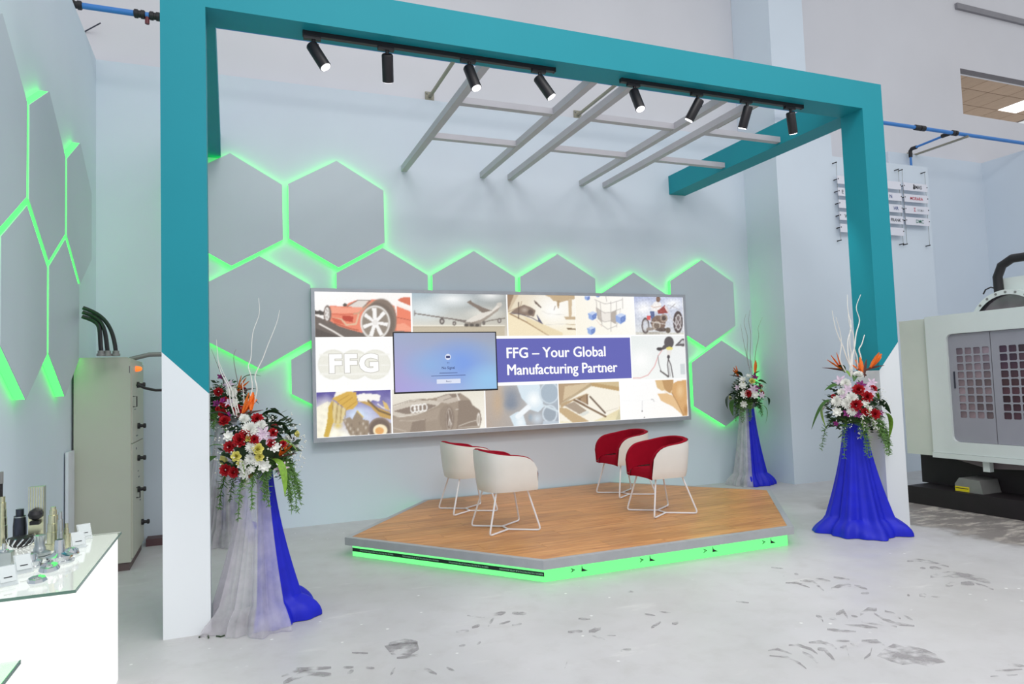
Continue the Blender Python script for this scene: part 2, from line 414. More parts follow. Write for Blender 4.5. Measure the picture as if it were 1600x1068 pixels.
for i in range(9):
    for j in range(1, 7):
        if (i, j) == (7, 2): continue
        shared('ceiling_tile', tile, oc, (11.85+i*0.6+0.004, YH-0.15+j*0.6+0.004, 7.112))
for (i, j) in ((7, 2),):
    lo = solo('ceiling_light', MB().box(11.85+i*0.6+0.01, 11.85+i*0.6+0.59, YH-0.15+j*0.6+0.01, YH-0.15+j*0.6+0.59, 7.09, 7.11), OFFL,
         'square lit ceiling panel seen through the high window', 'ceiling light', (11.85+i*0.6+0.3, YH+0.15+j*0.6, 7.09))

# tyre and scuff marks on the floor (dirt lying on the surface)
K6 = lambda p: (400+p[0]/4, 801+p[1]/4)
K7 = lambda p: (800+p[0]/4, 801+p[1]/4)
K8 = lambda p: (1200+p[0]/4, 801+p[1]/4)
tm = MB()
def smear(pts, wpx=4.0):
    n = len(pts); P = []
    for i in range(n-1):
        for k in range(4):
            t = k/4; P.append((pts[i][0]*(1-t)+pts[i+1][0]*t, pts[i][1]*(1-t)+pts[i+1][1]*t))
    P.append(pts[-1]); vs = []; N_ = len(P)
    for i, (x, y) in enumerate(P):
        u = i/(N_-1); ww = wpx*(0.25+0.75*math.sin(PI*min(1, 0.12+0.76*u)))*random.uniform(0.75, 1.2)*0.5
        a = at(x, y-ww, 2, 0.0012); c = at(x, y+ww, 2, 0.0012); vs += [a, c]
    tm.add(vs, [(2*i, 2*i+1, 2*i+3, 2*i+2) for i in range(N_-1)])
def blot(pts): tm.add([at(x, y, 2, 0.0012) for x, y in pts], [tuple(range(len(pts)))])
for st, w_ in [([(0,860),(60,850),(150,880)],4),([(10,890),(120,900),(200,940),(240,972)],3.5),([(130,825),(190,825),(270,850),(310,880)],4.5),([(215,870),(270,895),(320,945)],6),
        ([(255,808),(330,805),(400,825),(430,850)],5),([(310,848),(350,850),(390,890),(420,925)],7),([(410,798),(510,800)],3),([(450,838),(490,835),(510,910)],5),([(515,815),(565,838)],4),
        ([(585,798),(680,802),(730,830)],6),([(600,910),(640,880),(650,840)],6),
        ([(300,640),(335,655),(345,678)],6),([(380,655),(430,665)],4),([(425,632),(470,612),(500,655)],8),([(520,640),(560,648)],4),([(575,632),(625,603),(680,602)],8),
        ([(662,625),(720,662),(800,690),(915,705)],5),([(585,678),(700,690),(805,710)],5),([(470,700),(590,705),(685,720)],4.5),([(370,725),(450,735),(550,741)],5),([(730,612),(790,635),(830,660)],5),([(850,640),(905,668)],3),
        ([(110,436),(180,436),(260,465)],3),([(200,420),(280,425),(350,485)],4),([(290,405),(390,425)],3),([(410,400),(510,415)],3),([(395,470),(480,445),(520,455)],6),([(540,450),(620,475)],4),([(580,500),(632,500)],4),
        ([(870,300),(930,292),(1040,310),(1130,335)],4),([(950,342),(985,345)],3),([(1010,340),(1085,346)],5),
        ([(1015,395),(1130,380),(1250,395),(1390,432)],9),([(1110,452),(1165,442)],7),([(1205,440),(1290,442)],8),([(1290,435),(1410,478)],4),
        ([(870,512),(885,516)],4),([(945,512),(990,515)],6),([(1020,520),(1080,525)],2.5),([(20,340),(95,348)],2.5),([(90,390),(110,390)],3),([(165,380),(190,384)],4),
        ([(1500,945),(1600,955)],4),([(1420,985),(1590,975)],3),([(1390,1020),(1560,1010)],3)]:
    smear([K8(p) for p in st], w_)
for st, w_ in [([(415,660),(490,662)],4),([(350,742),(440,738)],5),([(480,740),(555,722)],7),([(500,765),(580,790)],3),([(830,630),(895,640)],3),([(920,615),(995,625)],2.5),([(870,715),(930,680)],6),([(1000,690),(1040,685)],6),
        ([(0,625),(90,628)],5),([(680,860),(745,852)],5),([(0,700),(60,692)],4),([(585,765),(650,765)],2),([(330,968),(345,930)],4),([(720,490),(760,492)],3),([(1400,553),(1480,560)],2.5)]:
    smear([K7(p) for p in st], w_)
for st, w_ in [([(1450,640),(1560,622)],6),([(1320,640),(1430,652)],3),([(1450,705),(1490,650)],8),([(1520,695),(1590,675)],4),([(1250,742),(1330,735)],4),([(1350,715),(1400,700)],5),([(600,872),(700,875)],3),
        ([(830,820),(930,800),(1010,810)],8),([(880,905),(1000,890),(1050,870)],5),([(530,965),(610,962)],4),([(570,1000),(610,985)],6),([(680,965),(740,968)],4),([(840,1010),(870,970)],7),([(940,970),(1000,985)],5),([(1050,970),(1130,1005)],6),([(1190,965),(1240,985)],4),([(160,1018),(260,978),(470,965)],7),([(170,1060),(300,1000),(470,1010)],9),([(1270,830),(1310,825)],4),([(1380,820),(1405,805)],4)]:
    smear([K6(p) for p in st], w_)
blot([(1370,1024),(1383,1012),(1396,1005),(1420,1008),(1444,1013),(1462,1021),(1478,1034),(1462,1036),(1452,1041),(1432,1036),(1410,1038),(1390,1032)])
blot([(600,1008),(628,1001),(652,1003),(655,1014),(640,1023),(612,1022)])
part('tyre_mark', tm, MARK, floor, kind='stuff', label='dark tread marks and scuffs of dirt on the floor')

# ------------------------------------------------------------------ portal frame
portal = thing('portal_frame', 'large teal portal frame with white feet standing around the stage', 'frame', (W/2, PD/2, 0))
zl0, zl1 = 1.769, 1.500
part('post_base', MB().prism([(0,0),(PW,0),(PW,zl1),(0,zl0)], 1, 0, PD), WHITEP, portal, label='white lower post with slanted top')
part('post', MB().prism([(0,zl0),(PW,zl1),(PW,HT),(0,HT)], 1, 0, PD), TEAL, portal)
part('post_base', MB().prism([(W-PW,0),(W,0),(W,zl0),(W-PW,zl1)], 1, 0, PD), WHITEP, portal, label='white lower post with slanted top')
part('post', MB().prism([(W-PW,zl1),(W,zl0),(W,HT),(W-PW,HT)], 1, 0, PD), TEAL, portal)
part('beam', MB().box(PW, W-PW, 0, PD, HB, HT), TEAL, portal, label='teal front beam')
part('side_arm', MB().box(0.055, 0.325, PD, YB, HB+0.01, HT), TEAL, portal, label='teal arm running back to the wall')
part('side_arm', MB().box(W-PW, W, PD, YB, HB+0.01, HT), TEAL, portal, label='teal arm running back to the wall')

lat = thing('overhead_lattice', 'pale grey ladder lattice of rails between the teal beam and wall', 'lattice', (4.0, 1.7, 4.08))
for x in (2.36, 3.36, 3.735, 4.755, 5.11):
    part('rail', MB().box(x-0.035, x+0.035, PD, YB, 4.08, 4.15), RAIL, lat)
for x0, x1 in ((2.395, 3.325), (3.77, 4.72), (5.145, W-PW)):
    for y in (1.13, 2.08):
        part('crossbar', MB().box(x0, x1, y-0.035, y+0.035, 4.085, 4.145), RAIL, lat)

# ------------------------------------------------------------------ track lights
def can_light(x, d, label, lit, power):
    z0 = HB-0.035; y = 0.125
    t = thing('track_spotlight', label, 'spotlight', (x, y, z0-0.30), 'spotlights on the beam tracks')
    part('adapter', MB().box(x-0.07, x+0.05, y-0.017, y+0.017, z0-0.022, z0-0.001), BLACK, t)
    d = Vector(d).normalized(); L_ = 0.20; r = 0.042
    pivot = Vector((x, y, z0-0.085))
    part('arm', MB().tube([(x, y, z0-0.022), (x, y, z0-0.07)], 0.014, 8).obox(pivot+Vector((0.03, 0, -0.0)), (0.004, 0, 0), (0, 0.012, 0), (0, 0, 0.035)), BLACK, t)
    c0 = pivot-d*0.035; c1 = c0+d*L_
    u = d.orthogonal().normalized(); 
    part('housing', MB().tube([c0, c0+d*0.008, c1-d*0.002], [r*0.86, r, r], 20), BLACK, t, smooth=True)
    part('lens', MB().tube([c1-d*0.001, c1+d*0.003], [r*0.84, r*0.82], 20), LAMPON if lit else mat('lamp_lens_dim', S(200, 196, 200), 0.3, emit=(1, 0.97, 1, 1), es=1.5), t, smooth=True)
    l = bpy.data.lights.new('spot_beam', 'SPOT'); l.energy = power; l.spot_size = R(50); l.spot_blend = 0.6; l.shadow_soft_size = 0.04; l.color = (1.0, 0.97, 0.93)
    lo = bpy.data.objects.new('spot_beam', l); COL.objects.link(lo); lo.parent = t; lo.location = c1+d*0.02-wloc(t)
    lo.rotation_euler = d.to_track_quat('-Z', 'Y').to_euler()
def rail(x0, x1, label):
    t = thing('light_track', label, 'light track', ((x0+x1)/2, 0.125, HB-0.035), 'light tracks under the beam')
    part('track', MB().box(x0+0.012, x1-0.012, 0.107, 0.143, HB-0.034, HB), BLACK, t)
    part('end_cap', MB().box(x0, x0+0.012, 0.105, 0.145, HB-0.036, HB), BLACK, t)
    part('end_cap', MB().box(x1-0.012, x1, 0.105, 0.145, HB-0.036, HB), BLACK, t)
rail(0.90, 2.885, 'black light track on the left half of the teal beam')
rail(3.50, 5.50, 'black light track on the right half of the teal beam')
SP = [(490, 62, (0.46, -0.22, -0.86), 1), (605, 78, (0.14, 0.62, -0.76), 0), (733, 92, (0.22, -0.28, -0.93), 1), (843, 107, (0.48, -0.20, -0.82), 1),
      (991, 130, (0.08, -0.36, -0.93), 1), (1090, 147, (-0.34, 0.42, -0.84), 1), (1167, 158, (-0.06, 0.42, -0.9), 1), (1235, 169, (0.38, 0.28, -0.88), 1)]
SL = ['leftmost black spotlight, tilted right with bright lens', 'second black spotlight from the left, aimed at the wall with hidden lens',
      'third black spotlight from the left, bright round lens', 'fourth black spotlight, last on the left track',
      'first black spotlight on the right track, bright lens facing the front', 'black spotlight leaning left, second on the right track',
      'near upright black spotlight, third on the right track', 'rightmost black spotlight beside the teal corner']
for (x, y, d, lit), lb in zip(SP, SL):
    can_light(at(x, y, 1, 0.125).x, d, lb, lit, 40)

# ------------------------------------------------------------------ hexagon wall panels with green back light
def hexpts(cx, cz, r=0.62):
    return [(cx+r*math.cos(R(90-60*k)), cz+r*math.sin(R(90-60*k))) for k in range(6)]
def inset(poly, d):
    n = len(poly); cx = sum(p[0] for p in poly)/n; cz = sum(p[1] for p in poly)/n; out = []
    for p in poly:
        v = Vector((p[0]-cx, p[1]-cz)); out.append((cx+v.x*(1-d/v.length), cz+v.y*(1-d/v.length)))
    return out
def hex_panel(poly, wall, label, grp):
    cx = sum(p[0] for p in poly)/6; cz = sum(p[1] for p in poly)/6
    t = thing('hexagon_panel', label, 'wall panel', (cx, YB, cz-0.62) if wall == 'back' else (XL, cx, cz-0.62), grp)
    a_out, a_in = 0.068, 0.062
    ip, op = inset(poly, 0.018), inset(poly, 0.003)
    if wall == 'back':
        part('board', MB().prism(poly, 1, YB-a_out, YB-a_in), HEXM, t)
        s = MB(); Pt = lambda q, a: (q[0], YB-a, q[1])
    else:
        part('board', MB().prism(poly, 0, XL+a_in, XL+a_out), HEXM, t)
        s = MB(); Pt = lambda q, a: (XL+a, q[0], q[1])
    for k in range(6):
        j = (k+1) % 6
        s.add([Pt(op[k], 0.004), Pt(op[j], 0.004), Pt(ip[j], 0.004), Pt(ip[k], 0.004), Pt(op[k], 0.0615), Pt(op[j], 0.0615), Pt(ip[j], 0.0615), Pt(ip[k], 0.0615)],
              [(0,1,2,3), (4,7,6,5), (0,4,5,1), (3,2,6,7)])
    part('led_strip', s, LED, t, label='glowing green strip behind the board')
    bl = inset(poly, 0.07); blk = MB()
    mid = inset(poly, 0.25)
    if wall == 'back': blk.prism(mid, 1, YB-a_in, YB)
    else: blk.prism(mid, 0, XL, XL+a_in)
    part('spacer', blk, HEXM, t)
G1 = 'green-lit hexagon panels on the back wall'
hex_panel(hexpts(0.42, 3.485), 'back', 'upper left grey hexagon panel partly behind the left teal post', G1)
hex_panel(hexpts(1.555, 3.50), 'back', 'topmost full grey hexagon panel high above the car picture', G1)
hex_panel(hexpts(0.705, 2.365), 'back', 'grey hexagon panel behind the white twigs, left of the lightbox', G1)
hex_panel(hexpts(2.065, 2.51), 'back', 'grey hexagon peak above the boundary of car and aeroplane pictures', G1)
hex_panel(hexpts(3.19, 2.515), 'back', 'grey hexagon peak above the aeroplane picture', G1)
hex_panel(hexpts(4.33, 2.52), 'back', 'grey hexagon peak above the white train picture', G1)
hex_panel(hexpts(5.455, 2.31), 'back', 'lowest grey hexagon peak above the motorcycle picture', G1)
hex_panel(hexpts(6.575, 2.52), 'back', 'grey hexagon panel at the top right corner of the lightbox', G1)
hex_panel(hexpts(6.85, 1.395, 0.605), 'back', 'grey hexagon panel right of the lightbox behind the small bouquet', G1)
hex_panel([(1.56, 2.15), (2.1, 1.84), (2.1, 1.464), (1.56, 1.155), (1.02, 1.464), (1.02, 1.84)], 'back', 'grey hexagon corner at the left edge beside the letters FFG', G1)
G2 = 'green-lit hexagon panels on the left wall'
hex_panel(hexpts(-0.205, 3.10), 'left', 'grey hexagon panel at the upper left image edge', G2)
hex_panel(hexpts(0.92, 3.10), 'left', 'upper middle grey hexagon panel on the left wall', G2)
hex_panel(hexpts(2.05, 3.10), 'left', 'upper grey hexagon panel next to the room corner', G2)
hex_panel(hexpts(0.345, 2.12, 0.62), 'left', 'lower grey hexagon panel at the image edge above the display table', G2)
hex_panel(hexpts(1.465, 2.135), 'left', 'lower grey hexagon panel pierced by black cables above the cabinet', G2)

# ------------------------------------------------------------------ lightbox with prints
class Pic:
    """flat print: a fine colour grid on the lightbox face; shapes are given in survey pixels"""
    def __init__(s, x0, x1, z0, z1, y, step=0.0075, k=(485, 450, 5.333)):
        s.nx = max(2, int((x1-x0)/step)); s.nz = max(2, int((z1-z0)/step))
        X, Z = np.meshgrid(np.linspace(x0, x1, s.nx), np.linspace(z0, z1, s.nz))
        s.X, s.Z, s.y = X.ravel(), Z.ravel(), y
        d = np.stack([s.X-CAM.x, np.full_like(s.X, y-CAM.y), s.Z-CAM.z], 1)
        w = d@np.array(FWD)
        s.px = 800+F*(d@np.array(RIGHT))/w; s.py = 534-F*(d@np.array(UP))/w
        s.c = np.full((len(s.X), 3), 252.0); s.k(*k); s.wash = 0.9
        s.u = (s.X-x0)/(x1-x0); s.v = (s.Z-z0)/(z1-z0)
    def k(s, x, y, sc): s.qx = (s.px-x)*sc; s.qy = (s.py-y)*sc; return s
    def put(s, m, col):
        col = np.array(col, float); m = np.clip(m, 0, 1)[:, None]; s.c = s.c*(1-m)+col*m; return s
    def poly(s, pts, col, a=1.0):
        ins = np.zeros(len(s.X), bool); n = len(pts)
        for i in range(n):
            x0, y0 = pts[i]; x1, y1 = pts[(i+1) % n]
            if y0 == y1: continue
            ins ^= ((y0 > s.qy) != (y1 > s.qy)) & (s.qx < (x1-x0)*(s.qy-y0)/(y1-y0)+x0)
        return s.put(ins*a, col)
    def ell(s, x, y, rx, ry, col, soft=0.08, a=1.0, rot=0.0):
        dx, dy = s.qx-x, s.qy-y; c_, s_ = math.cos(rot), math.sin(rot)
        d = np.sqrt(((dx*c_+dy*s_)/rx)**2+((-dx*s_+dy*c_)/ry)**2)
        return s.put((1-d)/soft+0.5 if soft < 0.5 else (1-d)*a*1.2, col) if a == 1.0 or soft >= 0.5 else s.put(np.clip((1-d)/soft+0.5, 0, 1)*a, col)
    def ring(s, x, y, rx, ry, w, col):
        d = np.abs(np.sqrt(((s.qx-x)/rx)**2+((s.qy-y)/ry)**2)-1)*min(rx, ry); return s.put((w/2-d)/2+0.5, col)
    def line(s, pts, w, col, a=1.0):
        best = np.full(len(s.X), 1e9)
        for (x0, y0), (x1, y1) in zip(pts[:-1], pts[1:]):
            dx, dy = x1-x0, y1-y0; t = np.clip(((s.qx-x0)*dx+(s.qy-y0)*dy)/(dx*dx+dy*dy+1e-9), 0, 1)
            best = np.minimum(best, np.hypot(s.qx-x0-t*dx, s.qy-y0-t*dy))
        return s.put(np.clip((w/2-best)/3+0.5, 0, 1)*a, col)
    def grad(s, c00, c10, c01, c11):
        c = [np.array(q, float)[None] for q in (c00, c10, c01, c11)]; u, v = s.u[:, None], s.v[:, None]
        s.c = (c[0]*(1-u)+c[1]*u)*(1-v)+(c[2]*(1-u)+c[3]*u)*v; return s
    def mottle(s, amp, f=60, seed=1):
        rng = np.random.RandomState(seed); acc = 0
        for i in range(6):
            a, b, ph = rng.uniform(-1, 1)*f, rng.uniform(-1, 1)*f, rng.uniform(0, 6.28); acc = acc+np.sin(s.X*a+s.Z*b+ph)
        s.c = np.clip(s.c+(acc*amp/2.5)[:, None], 0, 255); return s
    def build(s, name, mt, parent, label):
        nx, nz = s.nx, s.nz; o = wloc(parent)
        co = np.stack([s.X-o.x, np.full_like(s.X, s.y-o.y), s.Z-o.z], 1)
        i = (np.arange(nz-1)[:, None]*nx+np.arange(nx-1)[None]).ravel()
        q = np.stack([i, i+1, i+nx+1, i+nx], 1)
        me = bpy.data.meshes.new(name); me.vertices.add(len(co)); me.vertices.foreach_set('co', co.ravel().astype(np.float32))
        me.loops.add(q.size); me.loops.foreach_set('vertex_index', q.ravel().astype(np.int32))
        me.polygons.add(len(q)); me.polygons.foreach_set('loop_start', np.arange(0, q.size, 4, dtype=np.int32))
        me.update(); me.validate()
        g = s.c.reshape(nz, nx, 3); g = np.pad(g, ((1, 1), (1, 1), (0, 0)), 'edge')
        s.c = (g[1:-1, 1:-1]*2+g[:-2, 1:-1]+g[2:, 1:-1]+g[1:-1, :-2]+g[1:-1, 2:]).reshape(-1, 3)/6
        if mt is PRINT: s.c = s.c+np.random.RandomState(3).normal(0, 2.0, (len(s.c), 1))
        c = 1-(1-np.clip(s.c, 0, 255)/255)*s.wash; l = np.where(c <= 0.04045, c/12.92, ((c+0.055)/1.055)**2.4)
        at_ = me.color_attributes.new('print', 'FLOAT_COLOR', 'POINT')
        at_.data.foreach_set('color', np.concatenate([l, np.ones((len(l), 1))], 1).ravel().astype(np.float32))
        me.materials.append(mt); return part(name, me, mt, parent, label=label)

bx0, bx1, bz0, bz1 = 1.238, 6.222, 0.917, 2.632
lb = thing('lightbox_sign', 'wide backlit picture board in an aluminium frame on the back wall', 'lightbox', ((bx0+bx1)/2, YB, bz0))
part('case', MB().box(bx0+0.01, bx1-0.01, YP+0.005, YB, bz0+0.01, bz1-0.01), ALU, lb)
fw = 0.038
part('frame_rail', MB().box(bx0, bx1, YP-0.02, YP+0.03, bz1-fw, bz1), ALU, lb)
part('frame_rail', MB().box(bx0, bx1, YP-0.02, YP+0.03, bz0, bz0+fw+0.012), ALU, lb)
part('frame_rail', MB().box(bx0, bx0+fw, YP-0.02, YP+0.03, bz0+fw+0.012, bz1-fw), ALU, lb)
part('frame_rail', MB().box(bx1-fw+0.008, bx1, YP-0.02, YP+0.03, bz0+fw+0.012, bz1-fw), ALU, lb)
part('backlit_sheet', MB().box(bx0+fw, bx1-fw+0.008, YP, YP+0.005, bz0+fw, bz1-fw), EMW, lb, label='white backlit sheet between the pictures')
yq = YP-0.002
K1, K2, K3, K4 = (485, 450, 5.333), (785, 450, 5.333), (485, 580, 5.333), (785, 560, 5.333)

# red sports car
p = Pic(1.279, 2.366, 2.083, 2.594, yq, k=K1).grad((252,246,240), (252,244,240), (255,255,255), (254,250,246))
p.poly([(30,225),(120,262),(420,330),(840,330),(840,425),(30,425)], (104,94,88)).poly([(30,330),(300,425),(30,425)], (84,76,72))
p.line([(75,297),(190,358),(292,420)], 13, (246,240,234)).poly([(30,205),(115,228),(115,236),(30,228)], (245,240,236)).poly([(30,182),(60,190),(80,184),(116,200),(116,226),(30,215)], (74,68,64))
p.poly([(140,160),(170,145),(275,152),(325,122),(390,96),(480,98),(545,92),(630,108),(700,150),(720,240),(840,262),(840,360),(700,358),(430,372),(330,345),(240,318),(165,275),(135,215)], (238,132,104))
p.poly([(170,150),(300,165),(470,150),(420,200),(300,210),(175,205)], (246,158,130)).line([(165,212),(270,222),(370,214)], 5, (196,88,66))
p.poly([(312,152),(400,100),(485,102),(440,160),(380,158)], (226,218,210)).line([(305,155),(395,100),(500,100)], 5, (110,96,88)).line([(440,160),(500,102)], 10, (130,112,100)).ell(288,140,17,14,(84,76,70))
p.line([(362,212),(400,210),(450,160),(540,106),(640,112),(700,170)], 12, (204,160,128)).poly([(268,230),(358,234),(352,284),(270,268)], (188,66,50)).line([(180,246),(262,262),(300,306),(380,298),(402,220)], 14, (226,190,156)).poly([(170,240),(250,262),(290,305),(200,285)], (214,98,72)).line([(200,292),(330,335),(400,350)], 8, (176,86,64))
p.poly([(725,98),(760,78),(840,74),(840,150),(750,112)], (216,112,84)).poly([(715,122),(840,178),(840,204),(720,150)], (250,242,236)).poly([(720,150),(840,196),(840,262),(722,240)], (240,128,98)).line([(722,243),(840,268)], 4, (150,66,52)).poly([(720,300),(780,290),(840,330),(840,360),(720,356)], (248,160,130))
p.ell(590,270,128,182,(128,112,100)).ell(560,285,140,165,(112,98,88)).ell(540,286,124,142,(248,246,242)).ell(540,286,114,131,(190,182,172)).ell(540,286,107,124,(142,130,118))
for k in range(7):
    a = R(-95+k*360/7); ca, sa = math.cos(a), math.sin(a)
    p.poly([(540+105*ca-16*sa*1.1, 286+122*sa+16*ca), (540+105*ca+16*sa*1.1, 286+122*sa-16*ca), (540+14*sa, 286-9*ca), (540-14*sa, 286+9*ca)], (250,248,246))
p.ell(540,286,22,24,(236,232,228)).ell(142,216,32,74,(116,100,92)).ell(139,214,20,56,(246,242,238)).ell(139,214,14,44,(150,138,128))
for a in (-80, -20, 40, 100, 160, 220): p.line([(139,214),(139+14*math.cos(R(a)),214+44*math.sin(R(a)))], 6, (250,248,246))
p.build('picture_print', PRINT, lb, 'picture of a red sports car')
# airliner
p = Pic(2.386, 3.575, 2.083, 2.594, yq, k=K1).grad((236,228,210), (216,206,188), (168,188,200), (150,156,156))
p.ell(1180,90,220,80,(240,244,244),0.9,0.9).ell(1500,60,150,60,(236,238,236),0.9,0.9).ell(960,180,200,110,(224,234,238),0.9,0.8).ell(1450,210,180,60,(232,230,220),0.9,0.8)
p.poly([(830,306),(1620,306),(1620,330),(830,330)], (240,234,218)).poly([(830,322),(1620,316),(1620,430),(830,430)], (196,184,160)).line([(840,322),(1620,318)], 5, (160,148,126))
p.poly([(864,205),(1300,268),(1300,290),(1180,262),(868,215)], (122,112,106)).line([(868,188),(868,228)], 6, (110,100,98))
p.ell(1096,275,21,27,(96,88,84)).ell(1096,276,10,13,(190,184,178)).ell(1199,293,16,18,(104,96,90)).ell(1199,294,7,8,(190,184,178))
p.poly([(1286,285),(1340,244),(1430,205),(1510,186),(1560,135),(1590,118),(1588,148),(1500,218),(1420,266),(1330,300)], (226,220,210)).poly([(1300,296),(1420,262),(1500,214),(1585,150),(1560,190),(1440,280),(1330,304)], (160,148,136))
p.poly([(1303,118),(1335,99),(1350,118),(1440,162),(1512,186),(1430,206),(1392,172)], (124,110,100)).ell(1575,135,22,16,(206,200,190)).poly([(1284,282),(1424,286),(1424,320),(1284,320)], (120,110,100), 0.7)
for x in (1300, 1345, 1390): p.ell(x,308,18,12,(84,78,72))
p.line([(1425,290),(1500,268),(1620,250)], 8, (120,110,102)).ell(1445,290,14,18,(110,102,96)).ell(1575,270,17,22,(110,102,96)).ell(1575,271,8,11,(190,184,178))
p.build('picture_print', PRINT, lb, 'picture of a taking-off airliner from behind')
# high-speed train
p = Pic(3.592, 4.526, 2.083, 2.594, yq, k=K2).grad((240,226,190), (250,240,212), (226,212,186), (252,250,244))
p.poly([(30,45),(110,45),(70,130),(36,200)], (150,122,96)).poly([(100,45),(140,45),(60,190),(40,200)], (206,186,156)).ell(420,190,230,190,(255,254,250),0.6,0.9)
p.poly([(355,58),(610,55),(610,90),(560,98),(480,118),(425,105),(398,76)], (196,170,132)).poly([(455,105),(478,105),(470,165),(460,165)], (176,148,112)).poly([(550,88),(580,88),(577,240),(553,240)], (206,182,148)).poly([(515,238),(610,236),(610,262),(530,262)], (196,172,138)).poly([(535,330),(610,335),(610,348),(545,345)], (120,96,70)).line([(530,300),(610,305)], 4, (170,146,110))
p.poly([(36,198),(90,225),(200,285),(400,410),(30,410)], (244,228,192)).line([(60,212),(200,282),(400,402)], 9, (150,118,84)).poly([(180,240),(320,290),(500,370),(500,410),(410,410),(210,285)], (232,212,168), 0.8)
p.poly([(70,200),(130,158),(178,138),(240,160),(276,186),(264,236),(184,224),(120,216)], (132,112,98)).ell(185,180,40,28,(186,170,156),0.6,0.9).ell(235,200,22,22,(96,80,72),0.4)
p.line([(135,118),(135,252)], 7, (92,74,62)).line([(40,200),(150,152),(160,110)], 4, (150,120,94)).line([(70,208),(150,216),(245,246),(335,296)], 6, (88,78,92)).poly([(284,214),(338,298),(300,272)], (74,74,104)).poly([(260,98),(288,118),(328,162),(318,164),(274,128)], (104,88,78)).line([(440,150),(430,182)], 4, (110,96,86)).line([(330,190),(380,214),(520,222)], 3, (210,206,200)).line([(360,305),(540,296)], 3, (214,210,204))
p.build('picture_print', PRINT, lb, 'picture of a white high-speed train nose')
# cube lattice
p = Pic(4.53, 5.405, 2.083, 2.594, yq, k=K2).grad((252,246,228), (254,252,244), (252,246,232), (255,254,252))
p.poly([(778,160),(818,186),(828,290),(792,250)], (196,186,176)).poly([(905,205),(948,180),(948,300),(905,278)], (178,168,158)).poly([(818,190),(905,205),(905,275),(828,285)], (238,232,224))
for x0, x1, a_, b_ in ((780,800,100,260),(815,830,120,300),(903,905,110,362),(950,952,115,325),(1000,1003,80,170)): p.line([(x0,a_),(x1,b_)], 4, (170,164,160))
for q in ([(770,95),(850,130),(905,125),(1000,95)], [(780,160),(850,206),(905,200),(985,172)], [(800,246),(850,282),(905,270),(985,235)], [(820,300),(878,342),(952,312)], [(860,60),(870,110)]): p.line(q, 4, (168,162,158))
p.line([(985,170),(960,300)], 3, (186,180,174)).line([(780,262),(830,320)], 3, (226,190,176))
for x, y, r_ in ((750,230,36), (985,252,43), (740,352,34), (708,80,22), (795,58,18)):
    p.poly([(x-r_,y-r_*.6),(x+r_*.1,y-r_*1.05),(x+r_,y-r_*.7),(x+r_*.95,y+r_*.5),(x,y+r_*1.1),(x-r_*.9,y+r_*.6)], (142,170,226)).poly([(x-r_,y-r_*.6),(x+r_*.1,y-r_*1.05),(x+r_,y-r_*.7),(x,y-r_*.2)], (196,212,244)).poly([(x,y-r_*.2),(x+r_,y-r_*.7),(x+r_*.95,y+r_*.5),(x,y+r_*1.1)], (112,142,208)).ring(x+r_*.4,y+r_*.15,r_*.35,r_*.4,5,(90,110,180))
p.build('picture_print', PRINT, lb, 'picture of a wire lattice with blue cubes')
# motorcycle
p = Pic(5.413, 6.184, 2.083, 2.594, yq, k=K2).grad((226,228,226), (220,222,226), (176,186,222), (196,204,228))
p.ell(1180,170,110,90,(252,252,254),0.9,1.0).ell(1420,130,110,60,(248,250,254),0.9,1.0).ell(1300,60,90,40,(214,220,240),0.9,0.9).poly([(1090,368),(1520,368),(1520,410),(1090,410)], (216,214,204)).ell(1250,372,130,14,(166,158,146),0.6,0.9)
p.poly([(1238,150),(1275,108),(1322,122),(1330,180),(1300,200),(1240,185)], (246,242,240)).ell(1298,92,18,24,(122,92,78)).line([(1240,150),(1262,160),(1320,150)], 8, (214,190,178)).poly([(1230,195),(1266,190),(1268,268),(1242,270)], (84,96,142)).ell(1252,290,18,14,(60,54,60))
p.ring(1192,312,28,58,9,(96,86,84)).ring(1192,312,18,42,4,(180,176,174)).ell(1463,282,40,92,(74,62,62)).ell(1466,284,25,68,(206,202,202)).ell(1466,284,19,56,(112,98,98)).line([(1440,240),(1490,330)], 5, (220,216,216)).line([(1490,235),(1440,335)], 5, (220,216,216))
p.poly([(1290,190),(1352,142),(1392,205),(1300,214)], (150,66,62)).poly([(1345,150),(1362,150),(1396,205),(1380,208)], (230,214,214)).ell(1300,290,60,64,(122,98,86)).ell(1285,310,34,36,(190,176,160)).ell(1285,310,24,26,(120,104,92)).ell(1345,250,32,34,(160,140,126)).ell(1345,250,18,20,(84,70,66)).ell(1330,345,52,16,(92,78,72)).ell(1230,340,32,14,(150,138,128)).ell(1380,350,22,24,(104,92,80)).poly([(1205,230),(1236,232),(1232,266),(1206,262)], (222,88,88)).line([(1370,150),(1400,240),(1440,300)], 8, (214,210,212)).line([(1380,140),(1440,160),(1490,190)], 6, (190,188,192)).line([(1396,170),(1440,130)], 5, (150,146,150)).line([(1240,280),(1360,300)], 7, (214,206,200))
p.mottle(9, 140, 4).build('picture_print', PRINT, lb, 'picture of a rider on a motorcycle')
